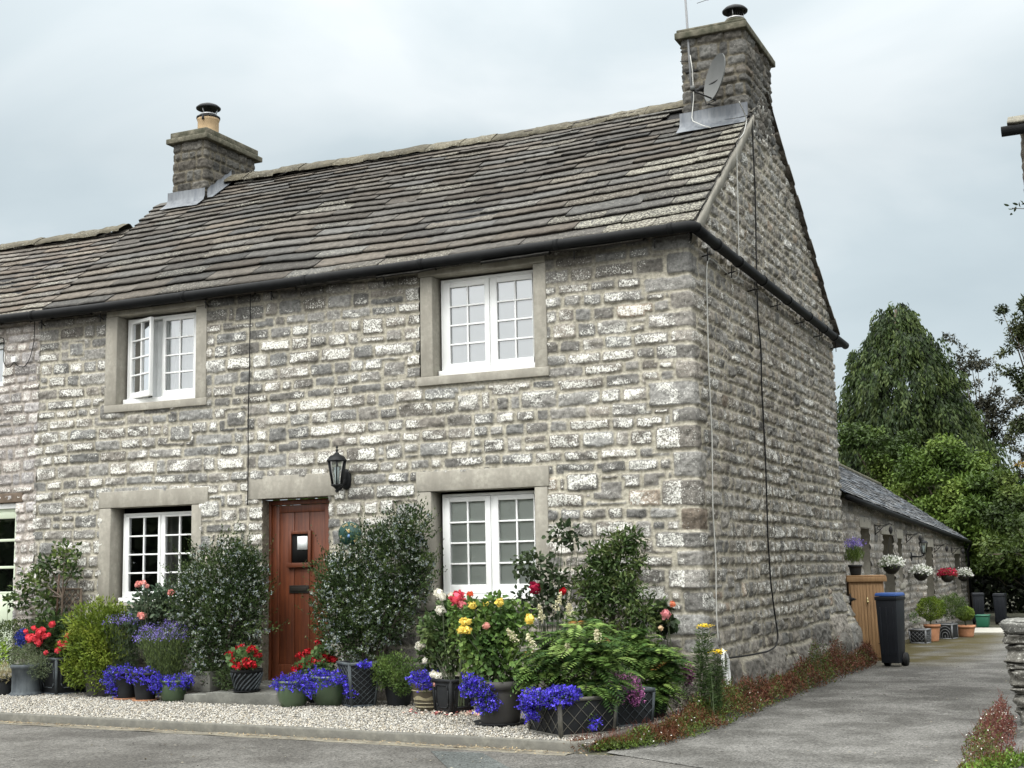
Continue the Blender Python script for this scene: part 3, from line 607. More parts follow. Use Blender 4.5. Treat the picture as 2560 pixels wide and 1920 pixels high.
surround('stone_surround', w1, (-2.99, -1.52, 4.425, 4.515), (-2.97, -2.825), (-1.655, -1.515), 4.425, 3.345, (-3.015, -1.50), (3.25, 3.345))
w2 = window(-2.815, -1.735, 1.022, 2.11, (-2.725, -2.315), (-2.165, -1.757), (1.172, 2.026), -2.24, blind='blind_grey', blind_y=.168)
surround('stone_surround', w2, (-3.04, -1.53, 2.137, 2.345), (-3.035, -2.867), (-1.69, -1.55), 2.137, 1.015, (-3.0, -1.54), (.915, 1.015))
w3 = window(-7.045, -5.985, 3.35, 4.38, (-6.955, -6.555), (-6.47, -6.06), (3.48, 4.31), -6.515, openl=True)
surround('stone_surround', w3, (-7.24, -5.76, 4.405, 4.49), (-7.25, -7.075), (-5.915, -5.765), 4.405, 3.335, (-7.245, -5.75), (3.245, 3.335))
g = MB(); xs = np.linspace(-6.74, -6.0, 44); g.grid(np.array([[(x, .235+.02*math.sin(x*70), q) for q in (3.4, 3.9, 4.4)] for x in xs])); xs = np.linspace(-6.95, -6.85, 12); g.grid(np.array([[(x, .3+.02*math.sin(x*90), q) for q in (3.4, 3.9, 4.4)] for x in xs])); g.build('net_curtain', MT['blind_white'], w3)
w4 = window(-7.055, -5.975, 1.022, 2.055, (-6.965, -6.535), (-6.435, -6.03), (1.145, 2.0), -6.49)
surround('stone_surround', w4, (-7.30, -5.72, 2.12, 2.31), (-7.285, -7.115), (-5.945, -5.81), 2.12, 1.015, (-7.25, -5.83), (.915, 1.015))
g = MB(); xs = np.linspace(-6.78, -6.55, 22); g.grid(np.array([[(x, .5+.03*math.sin(x*60), q) for q in (1.1, 1.6, 2.05)] for x in xs])); g.build('curtain', MT['curtain'], w4)

# door ---------------------------------------------------------------------------------
g = MB(); y = .13
g.box(-4.96, y+.02, .19, -4.87, y+.07, 2.07); g.box(-4.28, y+.02, .19, -4.19, y+.07, 2.07); g.box(-4.87, y+.0205, 1.99, -4.28, y+.07, 2.07); g.box(-4.87, y+.0205, .19, -4.28, y+.07, .34)
for i_, (a, b) in enumerate(((-4.87, -4.68), (-4.676, -4.482), (-4.478, -4.28))): g.box(a+.001, y+.032, .34, b-.001, y+.068, 1.99)
door = g.build('door', MT['door_wood'], cot, bevel=.003)
g = MB(); g.box(-5.02, y-.005, .17, -4.965, y+.08, 2.13); g.box(-4.185, y-.005, .17, -4.12, y+.08, 2.13); g.box(-4.965, y-.004, 2.075, -4.185, y+.08, 2.13); g.box(-4.965, y-.03, .17, -4.185, y+.08, .188)
g.build('door_frame', MT['door_wood'], door, bevel=.003)
g = MB(); a, b, c_, d_ = -4.74, -4.45, 1.405, 1.785
g.box(a, y+.003, c_, a+.035, y+.034, d_); g.box(b-.035, y+.003, c_, b, y+.034, d_); g.box(a+.035, y+.003, d_-.035, b-.035, y+.034, d_); g.box(a-.015, y-.01, c_-.02, b+.015, y+.034, c_+.03); g.build('pane_frame', MT['door_wood'], door, bevel=.002)
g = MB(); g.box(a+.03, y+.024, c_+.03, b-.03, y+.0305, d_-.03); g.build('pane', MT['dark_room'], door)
g = MB(); g.box(-4.632, y+.018, 1.578, -4.50, y+.022, 1.724); g.build('paper_notice', MT['paper'], door)
g = MB(); g.box(-4.738, y+.022, 1.105, -4.487, y+.031, 1.19); g.box(-4.71, y+.016, 1.125, -4.515, y+.021, 1.168); g.build('letterbox', MT['fittings'], door, bevel=.002)
g = MB(); g.box(-5.165, -.028, 2.142, -3.985, .25, 2.392); g.build('door_lintel', MT['dressed'], door, bevel=.006)
# side reveals of the opening, rough mortar, butted behind the rubble face
g = MB()
for x_, s_ in ((-4.99, 1), (-4.12, -1)):
    P_ = np.array([[(x_+s_*.012*fbm(q*9, yy*9, 3, 4), yy, q) for q in np.arange(.0, 2.15, .03)] for yy in np.linspace(-.008, .2, 8)]); g.grid(P_, None, (.17, .155, .12, .2), flip=s_ < 0)
g.build('door_reveal', MT['stone'], door)
g = MB(); g.box(-5.0, .0, 0.0, -4.11, .2, .168); g.box(-4.98, -.28, -.02, -4.14, -.001, .15); g.build('threshold', MT['flag'], door, bevel=.01)
# doorstep flags lie on the gravel
st = thing('doorstep', (-4.7, -.6, 0), 'worn grey stone doorstep slab lying in front of the red brown door', 'step')
def flagstone(x0, x1, y0, y1, z1, seed):
    xs = np.linspace(x0, x1, 24); ys_ = np.linspace(y0, y1, 14); P_ = np.array([[(x+.02*fbm(y_*5, 1, 2, seed), y_+.03*fbm(x*4, 2, 2, seed), z1+.012*fbm(x*4, y_*4, 3, seed)) for y_ in ys_] for x in xs]); g = MB(); g.grid(P_)
    for row, fl in ((P_[:, 0], False), (P_[:, -1], True)): 
        b = row.copy(); b[:, 2] = -.03; b[:, 1] += .01; mid = (row+b)/2; mid[:, 1] -= .012 if not fl else -.012; g.grid(np.stack([b, mid, row], 1), flip=fl)
    for row, fl in ((P_[0], True), (P_[-1], False)): b = row.copy(); b[:, 2] = -.03; g.grid(np.stack([b, row], 1), flip=fl)
    return g
sx0, sx1, sx2 = at(400, 1510, -.78)[0], at(446, 1510, -.78)[0], at(612, 1510, -.78)[0]
flagstone(sx1+.01, sx2, -.80, -.29, .115, 3).build('slab', MT['flag'], st); flagstone(sx0, sx1-.01, -.78, -.3, .09, 5).build('slab', MT['flag'], st); fix(st)

# gutters ---------------------------------------------------------------------------------
g = MB(); xs = np.linspace(-9.6, .06, 60); g.tube([(x, -.165, gutz(x)-.012) for x in xs]+[(.10, -.15, 4.565), (.125, -.10, 4.555)], .056, 12)
g.tube([(.12, q, 4.545-.006*q) for q in np.linspace(-.13, 7.50, 30)], .056, 12)
gut = g.build('gutter', MT['black_plastic'], cot, smooth=True)
def union(a_, b_, r_): g = MB(); g.tube([a_, b_], r_, 12); g.build('gutter_union', MT['black_plastic'], gut, smooth=True)
for x in (-8.3, -6.0, -4.35, -2.9, -1.35, -.15): union((x, -.165, gutz(x)-.012), (x+.05, -.165, gutz(x)-.01), .062)
for q in (.55, 1.4, 2.45, 3.7, 4.9, 5.9, 6.6): union((.12, q, 4.545-.006*q), (.12, q+.07, 4.545-.006*q), .063)
def spike(p, n_):
    g = MB(); p = np.array(p); n_ = np.array(n_, float); g.bar(p+n_*.0, p+n_*.17, .012, .012); g.bar(p+n_*.12+np.array((0, 0, -.06)), p+n_*.12+np.array((0, 0, .08)), .010, .010)
    g.build('gutter_bracket', MT['iron'], gut)
for x in (-8.22, -7.3, -5.75, -4.85, -3.4, -1.2, -.35): spike((x, .0, gutz(x)-.13), (.35, -.95, .15))
for q in (.35, 1.25, 2.25, 3.3, 4.6, 5.75, 6.9): spike((-.02, q, 4.37), (.95, -.2, .1))

# ------------------------------------------------------------------ neighbouring cottage (left edge)
nb = thing('neighbouring_cottage', (-10, 0, 0), 'paler pinkish stone cottage adjoining on the left edge with sage green joinery', 'cottage')
def lich_nb(S, Z, k): return np.clip(.45+.5*k[..., 4]+.5*fbm(S*2, Z*2, 2, 9), 0, 1.1)
sheet([(-13.5, 0), (-8.29, 0)], -13.5, (-.05, 4.56), .0135, hole=[(-9.6, -8.88, 3.70, 4.25), (-9.9, -8.60, .2, 2.25)], seed=61, dark=(.30, .275, .26), mortar=(.33, .30, .265), lich=lich_nb, hr=(.1, .16), wr=(.2, .38), z0=0, z1=4.6, joint=.012, zfun=lambda S, X, Y: gutz(X)+.02).build('wall', MT['stone'], nb)
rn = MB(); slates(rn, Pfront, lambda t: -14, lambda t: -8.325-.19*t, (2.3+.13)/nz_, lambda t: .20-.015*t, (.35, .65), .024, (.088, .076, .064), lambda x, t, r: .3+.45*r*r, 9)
rn.grid(surf(-.1, 2.3, -14, -8.33, lambda x, y: roofz(x, y)-.05), None, (.02, .02, .02, 0)); rn.grid(surf(2.3, 4.8, -14, -8.9, lambda x, y: roofz(x, 2.3)-.05-.7*(y-2.3)), None, (.08, .07, .06, .3))
nr = rn.build('roof', MT['slate'], nb)
ridge(MB(), (-14, -8.95), 2.32, lambda x: roofz(-9, 2.3)+.035, .22, .15, 8).build('ridge_stones', MT['slate'], nr)
g = MB(); g.tube([(x, -.165, 4.515) for x in np.linspace(-14, -9.62, 10)], .05, 10); g.build('gutter', MT['black_plastic'], nb, smooth=True)
g = MB(); g.box(-9.6, .05, 3.70, -9.52, .12, 4.25); g.box(-8.96, .05, 3.70, -8.89, .12, 4.25); g.box(-9.52, .051, 4.19, -8.96, .12, 4.25); g.box(-9.6, .02, 3.70, -8.89, .049, 3.76)
wn = g.build('window', MT['white_paint'], nb, bevel=.003); g = MB(); g.add([(-9.52, .10, 3.7), (-8.96, .1, 3.7), (-8.96, .1, 4.19), (-9.52, .1, 4.19)], [(0, 1, 2, 3)]); g.build('pane', MT['window_glass'], wn)
g = MB(); g.box(-9.6, .14, 3.6, -8.88, .2, 4.3); g.build('blind', MT['blind_grey'], wn)
g = MB(); y = .06; z0, z1 = .22, 2.235
g.box(-8.685, y, z0, -8.60, y+.1, z1-.10); g.box(-9.9, y, z1-.10, -8.60, y+.1, z1-.06); g.box(-9.9, y, z0, -9.82, y+.1, z1-.1); g.box(-9.82, y+.001, z1-.18, -8.685, y+.1, z1-.1)
for zz in (1.15, 1.46, 1.79): g.box(-9.82, y+.004, zz-.016, -8.685, y+.06, zz+.016)
g.box(-9.82, y+.002, z0, -8.685, y+.09, .70); g.box(-9.75, y-.006, .76, -8.76, y+.02, 1.06); g.box(-9.82, y+.003, .70, -8.685, y+.09, 1.134); g.box(-9.28, y+.003, 1.134, -9.22, y+.07, z1-.18)
dn = g.build('glazed_door', MT['green_paint'], nb, bevel=.004)
g = MB(); g.box(-9.9, y-.03, z1-.06, -8.60, y+.1, z1+.005); g.build('door_head', MT['white_paint'], dn, bevel=.003)
g = MB(); g.add([(-9.82, y+.05, 1.13), (-8.685, y+.05, 1.13), (-8.685, y+.05, 2.06), (-9.82, y+.05, 2.06)], [(0, 1, 2, 3)]); g.build('pane', MT['window_glass'], dn)
g = MB(); g.box(-9.9, .35, .2, -8.5, .4, 2.3); g.build('room_recess', MT['dark_room'], dn)
g = MB(); g.box(-9.9, -.02, 2.245, -8.50, .2, 2.36); g.build('timber_lintel', MT['old_wood'], nb, bevel=.006)
g = MB(); g.box(-8.72, -.05, 3.98, -8.66, -.005, 4.05); g.build('junction_box', MT['white_paint'], nb, bevel=.004)
fix(nb)
def cable(name, pts, r, m, label, n=60):
    pts = np.array(pts, float); L = np.r_[0, np.cumsum(np.linalg.norm(np.diff(pts, axis=0), axis=1))]; q = np.linspace(0, L[-1], n); P_ = np.stack([np.interp(q, L, pts[:, i]) for i in range(3)], 1)
    K_ = np.array([.25, .5, .25]); 
    for _ in range(2): P_[1:-1] = P_[:-2]*.25+P_[1:-1]*.5+P_[2:]*.25
    g = MB(); g.tube(P_, r, 6); o = g.build(name, MT[m], smooth=True); tag(o, label, 'cable'); return o
Y0 = -.045
cable('black_cable', [(-9.3, Y0, 4.4), (-9.05, Y0, 4.33), (-8.85, Y0, 4.3), (-8.86, Y0, 4.0), (-8.78, Y0, 3.90), (-8.7, Y0, 3.95), (-8.68, Y0, 4.0), (-8.62, Y0, 3.92), (-8.50, Y0, 3.90), (-8.42, Y0, 4.0), (-8.36, Y0, 4.2), (-8.36, Y0, 4.46)], .005, 'rubber_black', 'black cable looping below the gutter beside the white junction box')
cable('black_cable', [(-5.14, Y0, 4.48), (-5.145, Y0-.004, 3.6), (-5.16, Y0, 3.0), (-5.155, Y0, 2.5), (-5.16, Y0, 2.08)], .006, 'rubber_black', 'thin black cable running straight down the wall left of the door')
cable('black_cable', [(.05, 2.62, 6.5), (.05, 2.62, 5.6), (.05, 2.50, 4.6), (.05, 2.47, 4.1), (.05, 2.56, 3.72), (.05, 2.50, 3.4), (.05, 2.52, 2.45), (.05, 2.46, 1.6), (.055, 2.48, 1.1), (.06, 2.60, .7), (.07, 2.66, .52), (.10, 2.4, .42), (.13, 1.9, .40), (.12, 1.2, .41), (.09, .48, .43)], .009, 'rubber_black', 'black cable down the middle of the gable turning towards the corner', 120)
cable('white_cable', [(.04, 2.1, 6.55), (.06, 2.36, 6.42), (.05, 2.2, 6.2), (.05, 1.85, 6.0), (.05, 1.80, 5.4), (.05, 1.74, 4.75), (.05, 1.72, 4.45), (.05, 1.5, 4.36), (.05, .75, 4.40), (.05, .5, 4.40), (.05, .42, 4.25), (.05, .40, 3.9), (.05, .36, 3.3), (.05, .38, 2.6), (.05, .30, 1.85), (.055, .32, 1.4), (.06, .24, .85), (.07, .24, .6)], .0065, 'cable_white', 'long white cable running down the gable close to the corner', 150)
g = MB()
for k_ in range(7):
    a0, b0 = .10+.012*k_, .235-.006*k_; c_ = np.array((.10, .34+.006*k_, .36-.004*k_)); P_ = [c_+np.array((.012*math.sin(t*3+k_), a0*math.cos(t)*.62+.05*math.sin(t)*-1, b0*math.sin(t)*.72)) for t in np.linspace(0, 6.28, 30)]; g.tube(P_, .0065, 6, cap=False)
g.box(.09, .30, .17, .125, .42, .185)
tag(g.build('cable_coil', MT['white_paint'], smooth=True), 'bundled coil of white cable tied up at the foot of the gable', 'cable coil')

# ------------------------------------------------------------------ dish, aerial, lantern, sign
d = thing('satellite_dish', tuple(at(1500, 195, 2.55)), 'dark grey oval satellite dish bracketed to the right chimney', 'satellite dish')
dc = at(1553, 170, 2.20); ax = nrm(np.array((-.72, -.66, .20))); uu = nrm(np.cross(ax, (0, 0, 1))); vv = np.cross(uu, ax)
if vv[2] < 0: vv = -vv
g = MB(); rr_ = np.linspace(0, 1, 10); th = np.linspace(0, 2*np.pi, 41)
P_ = np.array([[dc+uu*.25*r*math.cos(t)+vv*.29*r*math.sin(t)+ax*(.062*r*r) for t in th] for r in rr_]); g.grid(P_); P2 = P_-ax*.012; g.grid(P2, flip=True); g.grid(np.stack([P_[-1], P2[-1]], 0))
g.build('dish', MT['dish_grey'], d, smooth=True)
g = MB(); b0 = at(1500, 196, 2.57); b1 = at(1518, 192, 2.40); lo = dc-vv*.27; g.tube([b0, b1], .022, 10); g.tube([b1, dc-ax*.02], .016, 8); g.bar(b1, b1+(lo-b1)*1.0, .018, .022); g.tube([lo, lo+ax*.30+vv*.03], .010, 8); g.lathe([(0, -.02), (.045, -.02), (.045, .03), (0, .03)], b1, 12)
g.build('arm', MT['iron'], d)
g = MB(); g.tube([b1+np.array((0, -.02, -.02)), b1+np.array((.05, -.05, -.22)), b1+np.array((.18, -.08, -.26)), lo+np.array((-.08, -.05, -.05)), lo], .006, 6); g.build('lead_wire', MT['rubber_black'], d, smooth=True)
g = MB(); g.lathe([(.0, .06), (.028, .05), (.028, 0), (0, 0)], lo+ax*.30+vv*.03, 12); g.build('receiver', MT['dish_grey'], d)
for c in d.children: c.location = -d.location
a = thing('tv_aerial', tuple(at(1497, 235, 2.6)), 'slim television aerial mast strapped to the left side of the right chimney', 'aerial')
m0 = at(1497, 240, 2.56); m1 = at(1478, -40, 2.56); g = MB(); g.tube([m0, m0+(m1-m0)*.45, m1], [.016, .016, .013], 8); g.build('mast', MT['galvanised'], a)
for t in (.30, .55): g = MB(); p = m0+(m1-m0)*t; g.bar(p+np.array((-.06, 0, .0)), p+np.array((.10, .02, .01)), .02, .03); g.build('clamp', MT['iron'], a)
g = MB(); p = m0+(m1-m0)*.38; g.bar(p+np.array((-.11, -.03, .01)), p, .008, .008); g.build('stub_arm', MT['iron'], a)
g = MB(); p = m1+(m0-m1)*.04
g.bar(p+np.array((-.15, -.6, .0)), p+np.array((.15, .5, .0)), .012, .012)
for k_ in range(9): q = p+(k_/8-.55)*np.array((.3, 1.1, 0)); g.bar(q+np.array((-.14, .04, 0)), q+np.array((.14, -.04, 0)), .006, .006)
g.build('yagi_boom', MT['galvanised'], a)
g = MB(); g.tube([m0+(m1-m0)*.42+np.array((.02, -.03, 0)), m0+(m1-m0)*.3+np.array((.035, -.03, 0)), m0+(m1-m0)*.1+np.array((.03, -.03, 0)), m0+np.array((.0, -.06, -.1)), at(1497, 262, 2.45), at(1520, 272, 2.35), at(1535, 276, 2.3)], .006, 6); g.build('coax', MT['cable_white'], a, smooth=True)
for c in a.children: c.location = -a.location

def lantern(c, s, root, wall_pt):
    """six sided coach lantern, c = centre of the glazed body"""
    def hexa(r0, z0, r1, z1, m=None, seg=6):
        return [(r0, z0), (r1, z1)]
    g = MB(); cx, cy, cz = c
    g.lathe([(.0, .13*s), (.02*s, .12*s), (.035*s, .10*s), (.075*s, .085*s), (.108*s, .045*s), (.108*s, .035*s), (.0, .035*s)], (cx, cy, cz+.06*s), 6)
    g.lathe([(0, .0), (.012*s, .01*s), (.014*s, .03*s), (.005*s, .035*s), (.012*s, .05*s), (0, .075*s)], (cx, cy, cz+.18*s), 8)
    g.build('lantern_roof', MT['cast_iron'], root)
    g = MB()
    for k_ in range(6):
        a_ = k_*math.pi/3; g.bar((cx+.093*s*math.cos(a_), cy+.093*s*math.sin(a_), cz+.095*s), (cx+.052*s*math.cos(a_), cy+.052*s*math.sin(a_), cz-.12*s), .010*s, .010*s)
    g.lathe([(.0, -.12*s), (.056*s, -.12*s), (.056*s, -.135*s), (.03*s, -.15*s), (.012*s, -.17*s), (.02*s, -.185*s), (0, -.205*s)], (cx, cy, cz), 8); g.build('cage', MT['cast_iron'], root)
    g = MB(); g.lathe([(.088*s, .092*s), (.049*s, -.118*s)], (cx, cy, cz), 6); g.build('glass', MT['lamp_glass'], root)
    g = MB(); g.lathe([(.0, .05*s), (.022*s, .04*s), (.026*s, .0), (.018*s, -.04*s), (.018*s, -.11*s), (0, -.11*s)], (cx, cy, cz), 10); g.build('bulb', MT['paper'], root, smooth=True)
    g = MB(); w_ = np.array(wall_pt, float); b = np.array((cx, cy, cz-.17*s)); g.tube([b, b+(w_-b)*.3+np.array((0, 0, -.03*s)), b+(w_-b)*.7+np.array((0, 0, -.01*s)), w_], [.010*s, .014*s, .018*s, .022*s], 8)
    n_ = nrm(np.array((cx-w_[0], cy-w_[1], 0)))
    sd_ = np.array((-n_[1], n_[0], 0)); P_ = np.array([[w_+n_*o_*s+sd_*r_*.055*s*math.cos(t)+np.array((0, 0, r_*.10*s*math.sin(t))) for t in np.linspace(0, 6.283, 25)] for r_, o_ in ((1, -.02), (1, .012), (.7, .022), (0, .026))]); g.grid(P_)
    g.build('wall_bracket', MT['cast_iron'], root)
ln = thing('wall_lantern', (-3.9, 0, 2.33), 'black six sided coach lantern on the wall above right of the front door', 'lantern')
lantern((-3.90, -.20, 2.385), 1.12, ln, (-3.90, -.01, 2.31)); fix(ln)
pl = thing('house_sign', (-3.85, -.03, 1.73), 'round dark green house sign lettered THE OLD INN right of the door', 'sign')
g = MB(); P_ = np.array([[(-3.85+r_*.138*math.cos(t), o_, 1.73+r_*.125*math.sin(t)) for t in np.linspace(0, 6.2832, 49)] for r_, o_ in ((1, -.02), (1, -.035), (0, -.035))]); g.grid(P_); g.build('sign_board', MT['sign_green'], pl)
def text(s_, size, p, ang, m, par, name='lettering'):
    cu = bpy.data.curves.new('t', 'FONT'); cu.body = s_; cu.size = size; cu.extrude = .001; cu.align_x = 'CENTER'; cu.align_y = 'CENTER'; cu.offset = .0004
    to = bpy.data.objects.new('t', cu); COL.objects.link(to); bpy.context.view_layer.update()
    me = bpy.data.meshes.new_from_object(to.evaluated_get(bpy.context.evaluated_depsgraph_get())); bpy.data.objects.remove(to)
    M_ = Matrix.Translation(p) @ Matrix.Rotation(ang, 4, 'Y') @ Matrix.Rotation(R(90), 4, 'X'); me.transform(M_); return me
import bmesh
bm = bmesh.new()
for word, a0, step in (("THE OLD", 132, -14), ("INN", -18, -17), ("N", 198, 0)):
    for i_, ch in enumerate(word):
        if ch == ' ': continue
        a_ = R(a0+step*i_); q = (-3.85+.110*math.cos(a_), -.0375, 1.73+.099*math.sin(a_)); me = text(ch, .036, q, -(a_-R(90)), None, None); bm.from_mesh(me); bpy.data.meshes.remove(me)
me = bpy.data.meshes.new('lettering'); bm.to_mesh(me); bm.free(); me.materials.append(MT['gold']); o = bpy.data.objects.new('lettering', me); COL.objects.link(o); o.parent = pl
g = MB(); g.lathe([(0, -.022), (.014, -.012), (.012, .01), (.006, .022), (0, .024)], (-3.853, -.04, 1.755), 8); g.bar((-3.86, -.042, 1.745), (-3.885, -.042, 1.78), .008, .008); g.build('emblem', MT['gold'], pl)
g = MB(); g.lathe([(0, -.022), (.02, -.012), (.014, .012), (0, .02)], (-3.85, -.042, 1.705), 8); g.build('emblem_base', MT['sign_blue'], pl)
for c in pl.children: c.location = -pl.location

exec_order = 'structures done'
# ------------------------------------------------------------------ plants: generators
def shrub_pts(ells, n, shell=.35, lumps=.18, seed=0):
    E = np.array(ells, float); wgt = (E[:, 3]*E[:, 4]*E[:, 5])**.66; i = rng.choice(len(E), n, p=wgt/wgt.sum()); d = rv(n)
    r = rng.random(n)**shell; lump = 1+lumps*np.sin(d[:, 0]*7+i)*np.sin(d[:, 2]*9+i*2)+lumps*.6*rng.normal(size=n)*.5
    P = E[i, :3]+d*E[i, 3:]*(r*lump)[:, None]; return P, d, r
def foliage(ells, n, L, W, cols, up=.35, kind=0, shell=.35, lumps=.18, zmin=.0, droop=0, clump=4):
    m = MB(); P, d, r = shrub_pts(ells, n, shell, lumps)
    k = P[:, 2] > zmin; P, d, r = P[k], d[k], r[k]; n = len(P)
    D = nrm(d*.8+rv(n)*.7+np.array((0, 0, up-droop))); Nn = nrm(d*.5+rv(n)*.6+np.array((0, 0, .6)))
    cols = np.array(cols, float); cl = (vn(P[:, 0]*clump*2.2, P[:, 2]*clump*2.2+P[:, 1]*3, 3)*.7+rng.random(n)*.45)*(len(cols)-1); a = np.clip(np.floor(cl).astype(int), 0, len(cols)-2); f = np.clip(cl-a, 0, 1)[:, None]
    c = (cols[a]*(1-f)+cols[a+1]*f)*rng.uniform(.7, 1.3, (n, 1))*1.3
    m.leaves(P, D, Nn, L*rng.uniform(.6, 1.2, n), W*rng.uniform(.7, 1.15, n), c, kind); return m
def flowers_small(P, size, cols, petals=3, dv=0.):
    """tiny blossoms: a few petals each"""
    m = MB(); n = len(P); cols = np.array(cols, float); c0 = cols[rng.integers(0, len(cols), n)]*(1+dv*rng.normal(size=(n, 1))).clip(.25, 1.8)
    for j in range(petals): m.leaves(P+rng.normal(0, size*.25, (n, 3)), rv(n)+np.array((0, -.4, .3)), rv(n)+np.array((.2, -.8, .4)), size*rng.uniform(.7, 1.2, n), size*.8, c0*rng.uniform(.75, 1.25, (n, 1)))
    return m
def stems(base, tips, r=.004, col=(.06, .07, .03)):
    m = MB()
    for t in tips:
        b = np.array(base)+np.r_[rng.normal(0, .02, 2), 0]; t = np.array(t); mid = (b+t)/2+np.r_[rng.normal(0, .04, 2), .05]; m.tube([b, mid, t], [r*1.5, r*1.1, r*.6], 5, col, cap=False)
    return m
def bloom(c, r, col, n=30, facing=(.15, -.8, .5)):
    """double rose: overlapping petals wrapped round a ball, open towards its face"""
    m = MB(); F_ = nrm(np.array(facing)+rng.normal(0, .2, 3)); i = np.arange(n)+.5; ph = np.arccos(1-1.75*i/n); th = math.pi*(1+5**.5)*i
    u = nrm(np.cross(F_, (0, 0, 1))); v = np.cross(u, F_); d = np.cos(ph)[:, None]*F_+np.sin(ph)[:, None]*(np.cos(th)[:, None]*u+np.sin(th)[:, None]*v)
    T_ = nrm(F_-d*(d@F_)[:, None]+rng.normal(0, .45, (n, 3))); d = nrm(d+rng.normal(0, .18, (n, 3))); rr = r*(.45+.5*np.sin(ph))[:, None]
    m.leaves(np.array(c)+d*rr-T_*r*.35, T_+d*.35, d, r*.95, r*.95, np.array(col)*(1-.28*np.cos(ph*3)[:, None]*.5)*rng.uniform(.8, 1.12, (n, 1)), 1, fold=-.2); return m
def pompom(c, r, cols, n=70, flat=.8):
    m = MB(); d = rv(n); d[:, 2] = np.abs(d[:, 2])*1.0-.25; d = nrm(d); cols = np.array(cols); m.leaves(np.array(c)+d*r*.72*np.array((1, 1, flat)), nrm(d*.25+rv(n)), d, r*.5, r*.5, cols[rng.integers(0, len(cols), n)]*rng.uniform(.7, 1.2, (n, 1))); return m
# pots
def pot_round(c, r0, r1, h, m, par, rim=.012, rimh=.03, name='pot', bulge_=0, seg=32):
    g = MB(); pr = [(0, .002), (r0*.96, .002), (r0, .01)]
    for t in np.linspace(.1, 1, 9): pr.append((r0+(r1-r0)*t+bulge_*math.sin(t*math.pi), (h-rimh)*t))
    pr += [(r1+rim, h-rimh), (r1+rim, h), (r1-.012, h), (r1-.02, h-.05)]
    g.lathe(pr, c, seg); o = g.build(name, MT[m], par, smooth=False)
    g = MB(); g.lathe([(0, h-.045), (r1-.018, h-.045)], c, 20); g.build('soil', MT['soil'], o); return o
def planter_square(c, a0, a1, h, rz_, par, m='dark_pot', b0=None, b1=None, lattice=True, panel=False, name='planter', lm='lead_grey_pot'):
    g = MB(); g.frustum(c, a0, a1, h, b0=b0, b1=b1, rz=rz_, open_top=True); o = g.build(name, MT[m], par, bevel=.004); b0_ = b0 or a0; b1_ = b1 or a1
    g = MB(); ca, sa = math.cos(rz_), math.sin(rz_)
    def Wp(x, y_, z_): return np.array((c[0]+x*ca-y_*sa, c[1]+x*sa+y_*ca, c[2]+z_))
    for side in range(4):
        def S(u, t, o_=.004):
            A = (a0+(a1-a0)*t)/2; B = (b0_+(b1_-b0_)*t)/2
            return {0: Wp(u*A, -B-o_, t*h), 1: Wp(A+o_, u*B, t*h), 2: Wp(-u*A, B+o_, t*h), 3: Wp(-A-o_, -u*B, t*h)}[side]
        nn = nrm(S(0, .5, .1)-S(0, .5, 0))
        for u in (-1, 1): g.bar(S(u*.97, 0), S(u*.97, 1), .022, .012, nn)
        g.bar(S(-1, .97), S(1, .97), .03, .014, nn); g.bar(S(-1, .03), S(1, .03), .025, .012, nn)
        if lattice:
            asp = h/a0; k = 4
            for s_ in (-1, 1):
                for j in range(-k, k+1):
                    # diagonal lines clipped to the panel
                    pts_ = []
                    for t in np.linspace(.05, .95, 30):
                        u = (j*2/ k)*1.0+s_*(t-.5)*2*asp*1.0
                        if abs(u) < .94: pts_.append((u, t))
                    if len(pts_) > 2: g.bar(S(*pts_[0]), S(*pts_[-1]), .0045, .005, nn)
        if panel:
            q = [(-.55, .2), (-.7, .32), (-.7, .7), (-.55, .84), (.55, .84), (.7, .7), (.7, .32), (.55, .2), (-.55, .2)]
            for a_, b_ in zip(q[:-1], q[1:]): g.bar(S(*a_), S(*b_), .010, .008, nn)
    g.build('raised_pattern', MT[lm], o)
    g = MB(); g.frustum((c[0], c[1], c[2]+h*.7), a1*.8, a1*.85, h*.15, b0=b1_*.8, b1=b1_*.85, rz=rz_); g.build('soil', MT['soil'], o); return o
def saucer(c, r, m, par, z=.0, h=.025):
    g = MB(); g.lathe([(0, .002), (r*.9, .002), (r, h), (r-.01, h), (r*.85, .01), (0, .01)], (c[0], c[1], z), 28); return g.build('saucer', MT[m], par)
def X(px, y, py=1500): return at(px, py, y)[0]
def Pt(px, py, y): return at(px, py, y)
def sc_(px, y):  # metres per photo pixel there
    return abs(at(px+10, 1450, y)[0]-at(px-10, 1450, y)[0])/20
BLUE = [(.050, .032, .42), (.075, .050, .58), (.030, .020, .26), (.13, .10, .66)]
def lobelia(par, ells, n=900, size=.017):
    fo = foliage([(a, b, c, d_*.9, e_*.9, f_*.9) for a, b, c, d_, e_, f_ in ells], int(n*.8), .022, .008, [(.03, .06, .02), (.06, .11, .03)], kind=0); fo.build('foliage', MT['leaf'], par)
    P, d, r = shrub_pts(ells, int(n*.85), .30, .38); k = (d[:, 2] > -.75)&(vn(P[:,0]*38, P[:,2]*38+P[:,1]*30, 6) > .27); m = flowers_small(P[k], size, BLUE, 4, .35); o = m.build('flowers', MT['petal'], par); o['kind'] = 'stuff'
def E_(px, py, y, rx, rz, ry=None):
    """ellipsoid round a photo place at depth y, radii in photo pixels"""
    p = Pt(px, py, y); s_ = sc_(px, y); s2 = s_*.93; return (p[0], p[1], p[2], rx*s2, (ry or (rx+rz)/2)*s2, rz*s2)

